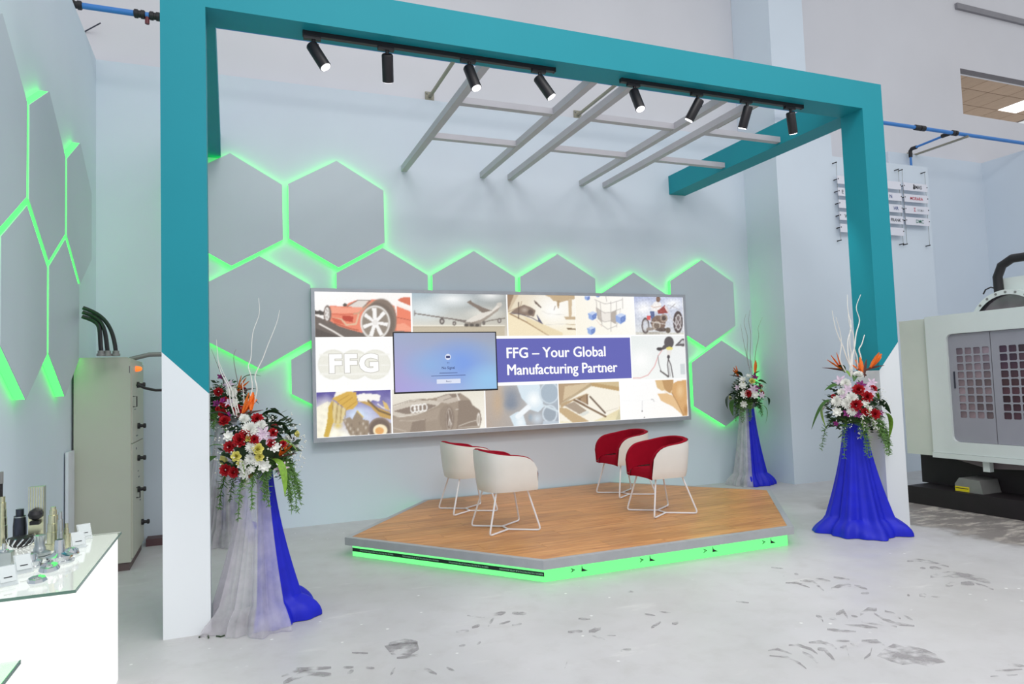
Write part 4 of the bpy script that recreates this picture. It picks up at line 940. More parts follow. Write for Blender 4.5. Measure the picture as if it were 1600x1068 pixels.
def face_rot(n):
    return Vector(n).to_track_quat('Z', 'Y').to_euler()
def flower_stand(label, base, zc, half, blue, tulle, items, leaves, twigs, seed, birds=(), ferns=10, H=1.0, rad=0.30, sprays=(), blue_out=False):
    rnd = random.Random(seed); bx, by = base
    t = thing('flower_stand', label, 'flower stand', (bx, by, 0), 'draped flower stands')
    part('stand_pole', MB().lathe([(0.16, 0.0), (0.16, 0.015), (0.02, 0.03), (0.02, H-0.06), (0.09, H-0.02), (0.12, H+0.06)], (bx, by, 0), 14), mat('stand_grey', S(110, 108, 112), 0.5), t, smooth=True)
    def drape(a0, a1, r_top, r_bot, folds, z0, z1, ph, wob, pool, ramp=0.0):
        span = a1-a0
        def fn(u, v):
            a = a0+span*u; z = z1+(z0-z1)*v
            r = (r_top+(r_bot-r_top)*(v**1.45))*(1+ramp*u)
            fold = math.sin(folds*u*2*PI+ph)+0.45*math.sin(folds*2.3*u*2*PI+ph*2.1)
            r *= 1+wob*(0.35+0.65*v)*fold
            if v > 0.86:
                k = (v-0.86)/0.14; r += pool*math.sin(k*PI*0.62)*(1+0.35*math.sin(5*a+ph)); z = max(z0+0.004, z0+(z1-z0)*0.14*(1-k)**1.6+0.014*math.sin(7*a+ph)*(1-k)+pool*0.55*math.sin(k*PI)*(0.6+0.4*math.sin(4*a+ph)))
            x_, y_ = bx+r*math.cos(a), by+r*math.sin(a)
            if -0.02 < y_ < PD+0.03:            # the cloth lies against the posts
                if bx > 5: x_ = min(x_, W-PW-0.008)
                elif by < 1: x_ = max(x_, PW+0.008)
            return Vector((x_, y_, max(0.003, z)))
        return MB().grid(fn, max(48, int(span*26)), 42)
    ab0, ab1 = blue; at0, at1 = tulle
    kb_, kt_ = (1.14, 0.70) if blue_out else (0.80, 1.06)
    part('blue_cloth', drape(ab0, ab1, 0.085*kb_, rad*kb_, (ab1-ab0)*1.15, 0.0, H, seed*1.3, 0.11, 0.075, 0.0 if blue_out else 0.36), CLOTHB, t, smooth=True, label='royal blue cloth')
    part('tulle_cloth', drape(at0, at1, 0.10*kt_, rad*kt_, (at1-at0)*2.1, 0.0, H, seed*0.7+1, 0.105, 0.07), TULLE, t, smooth=True, label='sheer white tulle')
    part('flower_foam', MB().lathe([(0.02, zc-half*0.55), (half*0.5, zc-half*0.35), (half*0.55, zc+half*0.1), (half*0.35, zc+half*0.45), (0.01, zc+half*0.55)], (bx, by, 0), 12), OASIS, t, smooth=True)
    # loose greenery filling the bouquet
    g = MB()
    for _ in range(520):
        th, ph_ = rnd.uniform(0, 2*PI), rnd.uniform(-0.9, 1.25); rr = half*rnd.uniform(0.5, 0.95)
        c = Vector((bx+rr*0.85*math.cos(th)*math.cos(ph_), by+rr*0.85*math.sin(th)*math.cos(ph_), zc+rr*1.05*math.sin(ph_)))
        d = Vector((math.cos(th), math.sin(th), rnd.uniform(-0.7, 0.7))).normalized(); s_ = d.orthogonal().normalized()
        s_ = Matrix.Rotation(rnd.uniform(0, PI), 3, d) @ s_; L_ = rnd.uniform(0.03, 0.075)
        g.add([c, c+d*L_*0.5+s_*L_*0.2, c+d*L_, c+d*L_*0.5-s_*L_*0.2], [(0, 1, 2, 3)])
    part('greenery', g, LEAFD, t, kind='stuff')
    f = MB()      # drooping feathery asparagus fern
    for _ in range(ferns):
        th = rnd.uniform(0, 2*PI) if _ % 3 == 2 else rnd.uniform(-PI*0.95, -0.05); L_ = rnd.uniform(0.8, 1.25)*half
        p0 = Vector((bx+0.45*half*math.cos(th), by+0.45*half*math.sin(th), zc-half*0.35))
        prevp = p0
        for k in range(1, 21):
            u = k/20; q = p0+Vector((math.cos(th)*half*0.55*math.sin(u*1.3), math.sin(th)*half*0.55*math.sin(u*1.3), -L_*u*u*0.95+0.02))
            f.tube([prevp, q], 0.0022, 4, False)
            for w_ in range(8):
                dd = Vector((rnd.uniform(-1, 1), rnd.uniform(-1, 1), rnd.uniform(-1.2, 0.5))).normalized()*rnd.uniform(0.03, 0.085)*(1.15-0.75*u)
                ss = dd.orthogonal().normalized()*0.0026; f.add([q-ss, q+ss, q+dd*0.6+ss*1.2, q+dd, q+dd*0.6-ss*1.2], [(0, 1, 2, 3, 4)])
            prevp = q
    part('fern', f, FERN, t, kind='stuff')
    gy = MB()
    for _ in range(150):
        th, ph_ = rnd.uniform(-PI, 0), rnd.uniform(-0.6, 0.9); rr = half*rnd.uniform(0.95, 1.1)
        c = Vector((bx+rr*math.cos(th)*math.cos(ph_), by+rr*math.sin(th)*math.cos(ph_), zc+rr*math.sin(ph_))); r_ = rnd.uniform(0.004, 0.008)
        gy.add([c+Vector(v)*r_ for v in ((1,0,0),(-1,0,0),(0,1,0),(0,-1,0),(0,0,1),(0,0,-1))], [(0,2,4),(2,1,4),(1,3,4),(3,0,4),(2,0,5),(1,2,5),(3,1,5),(0,3,5)])
    part('gypsophila', gy, PWHITE, t, kind='stuff')
    C0 = Vector((bx, by, zc)); vd = (CAM-C0); vd.z = 0; vd.normalize()
    def surf(x, y, k=1.0):
        """point of the bouquet's rounded front seen at survey pixel (x, y)"""
        d = (FWD+RIGHT*((x-800)/F)-UP*((y-534)/F)).normalized(); n_ = vd
        tt = (C0-CAM).dot(n_)/d.dot(n_); P = CAM+d*tt; off = (P-C0).length/(half*1.12)
        dep = half*0.95*math.sqrt(max(0.0, 1-off*off))*k
        tt = (C0+vd*dep-CAM).dot(n_)/d.dot(n_); return CAM+d*tt
    for kind, x, y, spx in items:
        P = surf(x, y); dist = (P-CAM).dot(FWD); r_ = spx/F*dist*0.5
        n = (P-C0).normalized()*0.55+vd*0.75+Vector((0, 0, 0.15)); n += Vector((rnd.uniform(-.2, .2), rnd.uniform(-.2, .2), rnd.uniform(-.1, .2)))
        shared(kind, FM[kind], t, P-n.normalized()*r_*0.3, face_rot(n), r_*1.32)
    for _ in range(12):   # the blooms round the far side
        th = math.atan2(-vd.y, -vd.x)+rnd.uniform(-1.2, 1.2); ph_ = rnd.uniform(-0.3, 0.8)
        n = Vector((math.cos(th)*math.cos(ph_), math.sin(th)*math.cos(ph_), math.sin(ph_)))
        k = rnd.choice(['carnation', 'chrysanthemum', 'rose', 'white_bloom'])
        shared(k, FM[k], t, C0+n*half*0.92, face_rot(n), rnd.uniform(0.035, 0.05))
    for kind, x, y, yaw, pitch, L_ in leaves:
        P = surf(x, y, 0.6); o = shared('leaf', LM[kind], t, P, (0, 0, 0), L_)
        o.rotation_euler = Euler((rnd.uniform(-0.5, 0.5), pitch, yaw))
    for x, y, yaw, L_, roll in birds:
        P = surf(x, y, 0.5); o = shared('bird_of_paradise', BIRD, t, P, (roll, 0, yaw), L_)
        b = bpy.data.objects.new('beak', beak); COL.objects.link(b); b.parent = o; WL[b.name] = P
    for pts, r_, dz, m_ in twigs:
        P = []
        for i, (x, y) in enumerate(pts):
            q = at(x, y, 1, by-0.02+dz*i/(len(pts)-1)); P.append(q)
        Q = []
        for i in range(len(P)-1):
            p0, p1, p2, p3 = P[max(i-1, 0)], P[i], P[i+1], P[min(i+2, len(P)-1)]
            for k in range(4):
                u = k/4; Q.append(0.5*((2*p1)+(p2-p0)*u+(2*p0-5*p1+4*p2-p3)*u*u+(3*p1-p0-3*p2+p3)*u**3))
        Q.append(P[-1]); n = len(Q)
        part('twig', MB().tube(Q, [r_*(1-0.7*i/(n-1)) for i in range(n)], 6), m_, t, smooth=True)
    for pts in sprays:     # hanging sprays of small white bells
        s_ = MB(); P = [surf(x, y, 1.05) for x, y in pts]
        s_.tube(P, 0.003, 5)
        o = part('flower_spray', s_, LEAFL, t, smooth=True)
        b = MB()
        for i in range(len(P)-1):
            for k in range(5):
                c = P[i].lerp(P[i+1], k/5)+Vector((rnd.uniform(-1, 1), rnd.uniform(-1, 1), rnd.uniform(-1, 1)))*0.016
                r_ = rnd.uniform(0.010, 0.016)*(1-0.35*i/len(P))
                vs, fs = petal(r_*1.6, r_, 0.004, 0.2, 2)
                for a in range(4):
                    M = Matrix.Translation(c) @ Matrix.Rotation(rnd.uniform(0, 6), 4, 'Z') @ Matrix.Rotation(rnd.uniform(-1, 1), 4, 'Y'); b.add([M @ Vector(v) for v in vs], fs)
        part('bell_flowers', b, PWHITE, o, kind='stuff')
    return t

kl = lambda x, y: (320+x/4.855, 560+y/4.855)
IT = [('carnation',185,668,62),('carnation',265,615,80),('carnation',310,578,70),('carnation',375,612,58),('carnation',398,455,64),('carnation',158,845,66),('carnation',218,862,62),('carnation',518,560,50),('carnation',503,638,48),('carnation',595,645,38),('carnation',150,470,64),('carnation',345,890,26),('carnation',97,380,28),
      ('chrysanthemum',345,540,92),('chrysanthemum',300,455,56),('chrysanthemum',345,760,60),('chrysanthemum',355,672,66),('chrysanthemum',425,500,56),('white_bloom',180,590,60),('white_bloom',450,812,72),('white_bloom',395,780,54),('white_bloom',285,800,60),('white_bloom',300,870,62),('white_bloom',305,930,52),('white_bloom',530,672,60),('white_bloom',355,835,44),
      ('rose',240,740,64),('rose',402,685,70),('rose',415,745,56),('rose',330,605,46),('rose',265,790,40),
      ('lily',440,570,86),('lily',490,600,70),('lily',580,830,70),('orchid',135,315,38),('orchid',168,430,50),('lily',180,330,50)]
flower_stand('tall flower stand with tulle and blue cloth beside the left post, nearest to the camera', (0.575, 0.16), 1.12, 0.285,
    (-1.75, 1.3), (-3.9, -1.12),
    [(k,)+kl(x, y)+(s_/4.855*1.15,) for k, x, y, s_ in IT],
    [('strap',)+kl(150,665)+(PI-0.3,0.0,0.32),('light',)+kl(500,760)+(-0.9,0.35,0.26),('dark',)+kl(420,440)+(0.0,-0.3,0.20),('broad',)+kl(85,590)+(PI,0.2,0.2),('blade',)+kl(190,520)+(PI,-0.1,0.22),('blade',)+kl(120,300)+(PI,-0.2,0.14),('blade',)+kl(150,260)+(PI+0.3,-1.1,0.16),
     ('light',)+kl(580,630)+(0.0,0.1,0.14),('light',)+kl(590,690)+(0.1,0.3,0.12),('dark',)+kl(270,290)+(0.2,-0.9,0.14),('broad',)+kl(90,740)+(PI+0.4,0.5,0.22),('dark',)+kl(200,470)+(PI,-0.7,0.2),('dark',)+kl(480,500)+(0.3,0.1,0.2),('light',)+kl(545,640)+(-0.2,-0.2,0.16)],
    [([kl(225,430),kl(195,330),kl(180,220),kl(120,100),kl(100,0),(338,530)],0.0055,-0.05,TWIG),([kl(250,420),kl(215,330),kl(205,240),kl(150,130),kl(105,20)],0.005,0.05,TWIG),([kl(260,410),kl(238,320),kl(235,210)],0.005,0.02,TWIG),([kl(298,440),kl(298,320),kl(283,160)],0.005,0.0,TWIG),
     ([kl(330,440),kl(325,350),kl(360,230),kl(350,130),kl(330,60),kl(350,-10),(395,520),(405,490),(404,465)],0.005,0.04,TWIG),([kl(360,380),kl(395,240),kl(380,140),kl(410,60),kl(440,0),(418,540),(432,505),(437,484)],0.0055,-0.04,TWIG),([kl(240,430),kl(225,320),kl(215,240)],0.005,-0.03,TWIG)],
    3, birds=[kl(285,425)+(0.5,0.15,0.2),kl(350,400)+(1.6,0.13,0.1),kl(560,745)+(0.0,0.12,0.6)], ferns=13, H=1.0, rad=0.29,
    sprays=[[kl(285,780),kl(300,850),kl(298,905),kl(312,945)]])
kr = lambda x, y: (1280+x/6.67, 540+y/6.67)
IT = [('carnation',410,455,86),('carnation',500,530,86),('carnation',380,615,96),('carnation',580,710,80),('carnation',565,445,56),('carnation',480,690,60),('carnation',148,525,36),('orchid',435,405,70),('orchid',400,710,60),('orchid',290,700,60),('orchid',645,700,44),('orchid',175,808,40),
      ('chrysanthemum',275,390,76),('chrysanthemum',232,482,60),('chrysanthemum',185,575,86),('chrysanthemum',290,600,86),('chrysanthemum',340,545,90),('chrysanthemum',410,300,76),('chrysanthemum',340,680,74),('white_bloom',188,688,74),('lily',215,360,90),('lily',300,450,84),('lily',490,440,90),('lily',550,380,70),('white_bloom',480,600,60),('lily',250,520,60),('white_bloom',520,650,50),('lily',545,480,70)]
flower_stand('tall flower stand draped in blue cloth against the right post', (5.880, 0.10), 1.14, 0.30,
    (-3.85, -0.25), (-4.4, 0.7),
    [(k,)+kr(x, y)+(s_/6.67*1.15,) for k, x, y, s_ in IT],
    [('strap',)+kr(140,570)+(PI,0.1,0.30),('light',)+kr(120,580)+(PI-0.2,0.4,0.26),('light',)+kr(650,690)+(-0.1,0.5,0.26),('dark',)+kr(580,580)+(0.1,0.1,0.22),('light',)+kr(320,320)+(1.8,-1.0,0.16),('broad',)+kr(360,370)+(0.5,-0.8,0.16),('dark',)+kr(270,280)+(PI,-1.0,0.16),('broad',)+kr(230,440)+(PI,-0.4,0.18),('light',)+kr(560,480)+(0.2,0.0,0.14),('blade',)+kr(470,330)+(0.2,-1.1,0.18)],
    [([kr(362,340),kr(330,230),kr(280,110),kr(245,0),(1310,525),(1305,510),(1300,485)],0.008,0.0,TWIG),([kr(335,330),kr(318,180),kr(300,60),(1325,530),(1330,510),(1325,485),(1324,460)],0.008,0.1,TWIG),([kr(275,270),kr(215,140),kr(230,0),(1313,520),(1306,495)],0.007,-0.1,TWIG),([kr(340,250),kr(345,120),kr(370,0),(1338,520),(1343,500),(1338,480),(1345,460)],0.008,0.06,TWIG),([kr(400,240),kr(395,120),kr(365,20),(1334,525),(1327,505),(1325,480)],0.007,-0.06,TWIG),([kr(420,230),kr(435,130),kr(415,40),kr(445,-20),(1352,520),(1363,495),(1366,462)],0.008,0.1,TWIG),([kr(320,260),kr(335,90),kr(320,0),(1328,520),(1330,500)],0.007,-0.04,TWIG)],
    5, birds=[kr(230,250)+(PI-0.6,0.17,-0.1),kr(455,290)+(1.4,0.16,0.0),kr(530,235)+(0.0,0.17,0.5)], ferns=15, H=1.02, rad=0.28, blue_out=True,
    sprays=[[kr(450,720),kr(450,800),kr(460,880)],[kr(500,600),kr(520,700),kr(560,770),kr(600,860),kr(650,920)],[kr(440,880),kr(435,960)],[kr(560,760),kr(560,820),kr(600,880)]])
kb = lambda x, y: (1130+x/5.94, 480+y/5.94)
IT = [('white_bloom',180,725,54),('white_bloom',195,805,56),('white_bloom',292,810,56),('white_bloom',192,898,50),('white_bloom',180,670,50),('lily',275,755,60),('orchid',305,750,46),('lily',355,810,46),('rose',268,685,46),('orchid',295,645,46),('carnation',230,800,50),('white_bloom',235,635,36),('lily',130,740,40)]
flower_stand('small distant flower stand with grey tulle and dark blue cloth in the back corner', (7.03, 2.93), 1.22, 0.25,
    (-2.55, 0.5), (-5.0, -2.2),
    [(k,)+kb(x, y)+(s_/5.94*1.15,) for k, x, y, s_ in IT],
    [('dark',)+kb(110,800)+(PI,0.3,0.30),('light',)+kb(340,900)+(-0.6,0.6,0.26),('broad',)+kb(120,850)+(PI+0.3,0.5,0.28),('dark',)+kb(180,640)+(PI,-0.6,0.2),('dark',)+kb(160,610)+(PI,-0.2,0.16),('broad',)+kb(310,700)+(0.2,-0.4,0.18),('dark',)+kb(380,830)+(0.1,0.3,0.18)],
    [([kb(235,540),kb(220,430),kb(225,280),kb(195,150),kb(210,60)],0.005,-0.05,TWIGD),([kb(260,560),kb(250,440),kb(255,250),kb(235,120),kb(250,20)],0.005,0.05,TWIGD),([kb(290,600),kb(300,420),kb(330,270),kb(325,190),kb(365,90)],0.005,0.0,TWIGD),([kb(250,600),kb(190,320),kb(160,150)],0.004,0.0,TWIGD)],
    9, birds=[kb(140,640)+(PI,0.15,0.0),kb(295,610)+(0.5,0.18,0.0)], ferns=10, H=1.06, rad=0.225)
IT = [('orchid',345,588,10),('carnation',341,612,12),('carnation',352,628,14),('chrysanthemum',362,612,14),('lily',357,600,13),('carnation',372,640,14),('white_bloom',366,628,12),('orchid',338,630,10),('carnation',348,645,12)]
flower_stand('flower stand in the back left corner, mostly hidden by the left post and bouquet', (0.36, 2.89), 1.40, 0.24,
    (-0.9, 2.0), (-3.9, -0.5), IT,
    [('blade',336,640,PI,-0.1,0.26),('blade',350,612,PI+0.3,-1.1,0.28),('broad',375,600,0.2,-0.9,0.24),('dark',372,625,0.2,-0.3,0.22),('light',345,660,PI,0.3,0.24)],
    [([(372,600),(365,560),(369,545)],0.005,0.0,TWIGD),([(352,600),(338,565),(330,545)],0.004,0.0,TWIGD)],
    11, birds=[(371,612,0.3,0.17,0.1)], ferns=8, H=1.2, rad=0.27)

# snipped stems on the floor
for pts, lb_ in (([(311,995),(318,990),(325,991),(326,996)], 'bent green stem snippet at the foot of the left post'), ([(338,993),(345,994),(351,992)], 'short green stem snippet by the tulle hem')):
    P = [at(x, y, 2, 0.005) for x, y in pts]
    solo('stem_snippet', MB().tube(P, 0.0045, 6), LEAFD, lb_, 'stem', P[0], smooth=True)

# black bag with a ring handle behind the left stand
BG = at(334, 772, 1, 3.10); BG.z = 0
bg_ = thing('black_bag', 'black bag with looped handle on the floor by the back wall, behind the left bouquet', 'bag', BG)
def bagf(u, v):
    a = 2*PI*u; k = 1-0.15*v**2; return BG+Vector((0.075*k*sp(math.cos(a), 0.5), 0.05*k*sp(math.sin(a), 0.5), 0.53*v))
bb = MB().grid(bagf, 24, 8, True); bb.f.append(tuple(range(23, -1, -1))); bb.f.append(tuple(7*24+k for k in range(24)))
part('body', bb, BLKPL, bg_, smooth=True)
part('handle', MB().tube([BG+Vector((0.045*math.cos(PI*k/10), 0, 0.525+0.08*math.sin(PI*k/10))) for k in range(11)], 0.007, 8), BLACK, bg_, smooth=True)
CLP = at(1043, 754.5, 2, 0.0)
solo('cable_clip', MB().tube([CLP+Vector(q) for q in ((-0.08, 0, 0.012), (-0.03, 0, 0.022), (0.03, 0, 0.022), (0.08, 0, 0.012))], [0.008, 0.014, 0.014, 0.008], 8), BLKPL, 'small black cable clip on the floor behind the stage', 'clip', CLP, smooth=True)
# ------------------------------------------------------------------ switch cabinet in the left corner
cx0, cx1, cy0, cy1, ch = -0.845, -0.415, 2.06, 2.95, 1.832
cab = thing('switch_cabinet', 'tall grey-beige electrical cabinet standing in the left corner', 'cabinet', ((cx0+cx1)/2, (cy0+cy1)/2, 0))
part('body', MB().box(cx0, cx1, cy0, cy1, 0.07, ch), CAB, cab)
part('plinth', MB().box(cx0+0.01, cx1-0.012, cy0+0.012, cy1-0.01, 0.0, 0.07), mat('cabinet_plinth', S(96, 80, 80), 0.6), cab)
part('lid', MB().box(cx0+0.03, cx1-0.03, cy0+0.03, cy1-0.05, ch, ch+0.012), CAB, cab)
zs = at(208, 691, 0, cx1).z
d1 = part('door', MB().box(cx1, cx1+0.012, cy0+0.03, cy1-0.03, zs+0.005, ch-0.03), CAB, cab, label='upper cabinet door')
d2 = part('door', MB().box(cx1, cx1+0.012, cy0+0.03, cy1-0.03, 0.10, zs-0.006), CAB, cab, label='lower cabinet door')
for i, (x, y) in enumerate(((220, 601), (221, 665), (221, 715), (221, 764), (227, 815))):
    P = at(x-6, y, 0, cx1+0.012); dr = d1 if i < 2 else d2
    k = part('knob', MB().lathe([(0.028, 0), (0.028, 0.02), (0.016, 0.024), (0.014, 0.045), (0.022, 0.048), (0.022, 0.066), (0.016, 0.07)], (P.x, P.y, P.z), 14, 'x'), BLKPL, dr, smooth=True)
for x, y, dr in ((212, 627, d1), (217, 768, d2)):
    P = at(x-3, y, 0, cx1+0.012)
    part('pull_handle', MB().tube([(P.x, P.y-0.05, P.z-0.045), (P.x+0.03, P.y-0.05, P.z-0.045), (P.x+0.03, P.y-0.05, P.z+0.045), (P.x, P.y-0.05, P.z+0.045)], 0.005, 6), BLACK, dr)
for x, y, w_, h_ in ((205, 577, 0.03, 0.06), (214, 639, 0.09, 0.008), (217, 680, 0.10, 0.01), (216, 700, 0.03, 0.02), (219, 735, 0.06, 0.008), (220, 744, 0.08, 0.008), (222, 780, 0.05, 0.01)):
    P = at(x-3, y, 0, cx1+0.012)
    part('label_plate', MB().box(P.x, P.x+0.003, P.y-w_/2, P.y+w_/2, P.z-h_/2, P.z+h_/2), DARKST, d1 if y < 690 else d2)
P = at(212, 576, 0, cx1+0.012)
part('indicator_lamp', MB().lathe([(0.026, 0), (0.026, 0.015), (0.02, 0.04), (0.008, 0.052)], (P.x, P.y, P.z), 14, 'x'), ORANGEL, d1, smooth=True, label='orange indicator lamp, lit')
for i, x in enumerate((158, 168, 181)):
    P = at(x, 556, 2, ch+0.012)
    part('cable_gland', MB().lathe([(0.034, 0), (0.034, 0.02), (0.026, 0.022), (0.026, 0.045)], (P.x, P.y, P.z), 12), GREYM, cab, smooth=True)
    z0 = (2.28, 2.24, 2.20)[2-i]; s = Vector((XL+0.08, 2.06+0.02*i, z0))
    pts = [s]
    e = P+Vector((0, 0, 0.04)); c1_ = s+Vector((0.16, 0.03, -0.06)); c2_ = e+Vector((-0.02, 0, 0.22))
    for k in range(1, 13):
        u = k/12; pts.append(s*(1-u)**3+c1_*3*u*(1-u)**2+c2_*3*u*u*(1-u)+e*u**3)
    pts.append(e-Vector((0, 0, 0.02)))
    solo('power_cable', MB().tube(pts, 0.017, 8), BLKPL, ('innermost', 'middle', 'outermost')[i]+' thick black cable arching from the left wall into the cabinet top', 'cable', s, smooth=True, group='cables into the cabinet')
A, B = at(203, 561, 1, 2.75), at(262, 553, 1, 2.85)
solo('conduit', MB().tube([A, (A+B)/2+Vector((0, 0, 0.02)), B, B+Vector((0.1, 0.1, 0))], 0.022, 8), GREYM, 'grey conduit running from the cabinet top behind the left post', 'conduit', A, smooth=True)
A = at(214, 601, 0, cx1+0.07)
solo('power_cable', MB().tube([A, A+Vector((0.06, 0.05, -0.03)), A+Vector((0.13, 0.15, -0.05)), A+Vector((0.25, 0.25, -0.05))], 0.012, 8), BLKPL, 'thin dark cable from the cabinet door knob to behind the post', 'cable', A, smooth=True)
solo('floor_duct', MB().box(-0.40, -0.06, 3.05, 3.23, 0.0, 0.07), mat('duct_dark', S(92, 66, 70), 0.6), 'low dark duct on the floor between cabinet and back wall', 'duct', (-0.2, 3.14, 0))
wb = MB().obox((XL+0.022, 1.90, 0.53), (0.011, 0, 0), (0, 0.12, 0), (0, 0, 0.53))
solo('white_board', wb, BOARDW, 'narrow white board leaning between left wall and cabinet', 'board', (XL+0.022, 1.90, 0))

# ------------------------------------------------------------------ display tables
def display_table(y0, y1, label, fit):
    x0, x1, zt = XL+0.003, -0.172, 0.757
    t = thing('display_table', label, 'display table', ((x0+x1)/2, (y0+y1)/2, 0))
    part('light_box', MB().box(x0, x1, y0+0.018, y1-0.018, 0.0, zt), LBOX, t, label='glowing white acrylic body')
    g = part('glass_top', MB().box(x0, x1+0.013, y0+0.002, y1-0.002, zt+0.001, zt+0.012), GLASS, t, label='clear glass top')
    part('glass_edge', MB().box(x0, x1+0.016, y0-0.001, y0+0.001, zt+0.001, zt+0.0125).box(x1+0.0135, x1+0.016, y0+0.001, y1-0.001, zt+0.001, zt+0.0125), GLASSE, g, label='dark green cut edge')
    return t
display_table(-1.735, -0.525, 'glowing white display table with glass top holding machined tools', True)
display_table(-3.70, -2.49, 'second display table, only its green glass corner in the bottom left', False)
ZT = 0.7705
def base(x, y): return at(x, y, 2, ZT)
def turned(name, label, cat, px_, prof, m_, extra=None, n=20):
    P = base(*px_); P.y = max(-1.62, min(-0.60, P.y))
    t = thing(name, label, cat, P, 'machined samples on the display table')
    part('body', MB().lathe(prof, P, n), m_, t, smooth=True)
    if extra:
        for nm, pr, mm in extra: part(nm, MB().lathe(pr, P, n), mm, t, smooth=True)
    return t
def steps(*rz):
    out = []; 
    for r, a, b in rz: out += [(r, a), (r, b)]
    return out
turned('tool_holder', 'flanged chrome tool holder with short neck near the table edge', 'tool holder', (93, 880), [(0.050,0),(0.058,0.006),(0.058,0.016),(0.048,0.018),(0.048,0.026),(0.054,0.028),(0.054,0.036),(0.034,0.044),(0.022,0.052),(0.018,0.10),(0.016,0.105)], CHROME, [('bore', [(0.012,0.104),(0.012,0.107)], DARKST)])
turned('stepped_arbor', 'gilt stepped arbor behind the flanged holder, widening downwards', 'arbor', (83, 858), steps((0.034,0,0.03),(0.027,0.031,0.085),(0.024,0.087,0.125),(0.021,0.127,0.165),(0.016,0.167,0.19),(0.012,0.191,0.205)), BRASSY)
turned('slim_pin', 'taller slim steel pin right of the gilt arbor', 'pin', (94, 860), steps((0.014,0,0.09),(0.012,0.091,0.15),(0.008,0.151,0.185)), STEEL)
turned('slim_pin', 'shorter thick pale pin right of the gilt arbor', 'pin', (104, 858), steps((0.018,0,0.075),(0.010,0.076,0.10),(0.007,0.101,0.125)), BRASSY)
turned('bearing_ball', 'dark chrome ball race at the right end of the sample row', 'bearing', (111, 873), [(0.018,0),(0.030,0.010),(0.034,0.026),(0.030,0.042),(0.018,0.050),(0.014,0.048)], CHROME)
turned('tool_holder', 'chrome holder with wide double flange and round neck', 'tool holder', (62, 872), [(0.044,0),(0.048,0.004),(0.048,0.012),(0.040,0.015),(0.044,0.018),(0.044,0.028),(0.026,0.036),(0.024,0.05),(0.020,0.056),(0.022,0.095),(0.024,0.105),(0.018,0.108)], STEEL)
P = base(60, 846); P.y = -0.62
t = thing('tool_block', 'tall pale ribbed block with black knob at the back of the table', 'tool block', P, 'machined samples on the display table')
part('body', MB().box(P.x-0.033, P.x+0.033, P.y-0.025, P.y+0.025, P.z, P.z+0.285), BRASSY, t)
for k in range(6): part('rib', MB().box(P.x-0.030+k*0.011, P.x-0.025+k*0.011, P.y-0.029, P.y-0.025, P.z+0.16, P.z+0.283), STEEL, t)
part('knob', MB().lathe([(0.005,-0.03),(0.026,-0.018),(0.033,0.0),(0.026,0.018),(0.005,0.03)], (P.x+0.002, P.y-0.045, P.z+0.150), 14), BLKPL, t, smooth=True)
part('clamp', MB().box(P.x-0.02, P.x+0.02, P.y-0.06, P.y-0.025, P.z+0.10, P.z+0.118), BLKPL, t)
turned('probe', 'dark blue-grey cylinder with pale middle band', 'cylinder', (41, 842), steps((0.030,0,0.09),(0.026,0.14,0.142),(0.018,0.143,0.175)), DARKST, [('band', steps((0.0265,0.091,0.139)), STEEL)])
P = base(33, 855)
t = thing('milling_cutter', 'black and silver fluted bowl-shaped milling cutter', 'milling cutter', P, 'machined samples on the display table')
part('body', MB().lathe([(0.025,0),(0.045,0.012),(0.058,0.05),(0.05,0.052)], P, 24), BLKPL, t, smooth=True)
for k in range(12):
    a = 2*PI*k/12; part('flute', MB().tube([P+Vector((0.028*math.cos(a), 0.028*math.sin(a), 0.003)), P+Vector((0.052*math.cos(a+0.5), 0.052*math.sin(a+0.5), 0.022)), P+Vector((0.060*math.cos(a+0.9), 0.060*math.sin(a+0.9), 0.05))], 0.004, 5), CHROME, t)
turned('stepped_arbor', 'tall gilt arbor of stacked rings at the left image edge', 'arbor', (9, 848), steps((0.024,0,0.055),(0.023,0.057,0.10),(0.021,0.102,0.14),(0.019,0.142,0.18),(0.017,0.182,0.215),(0.013,0.217,0.245)), BRASSY)
turned('threaded_rod', 'thin tall rod, black below and grey on top, at the left edge', 'rod', (4, 850), steps((0.009,0,0.31)), BLKPL, [('tip', steps((0.011,0.31,0.37)), GREYM)], 12)
P = base(8, 884)
t = thing('collet_block', 'square glassy steel block at the left edge of the table', 'steel block', P, 'machined samples on the display table')
part('body', MB().box(P.x-0.035, P.x+0.028, P.y-0.03, P.y+0.03, P.z, P.z+0.062), STEEL, t)
part('collar', MB().lathe([(0.018,0.062),(0.018,0.072),(0.008,0.074),(0.008,0.10)], (P.x-0.004, P.y, P.z), 14), CHROME, t, smooth=True)
turned('tool_holder', 'low ringed chrome flange beside the tilted card', 'tool holder', (47, 888), [(0.044,0),(0.050,0.006),(0.050,0.014),(0.042,0.016),(0.042,0.024),(0.046,0.026),(0.046,0.034),(0.030,0.040),(0.026,0.062),(0.022,0.064)], CHROME)
turned('roller', 'small pale roller stub lying between two flanges', 'roller', (27, 893), [(0.020,0),(0.024,0.004),(0.024,0.03),(0.016,0.036)], STEEL)
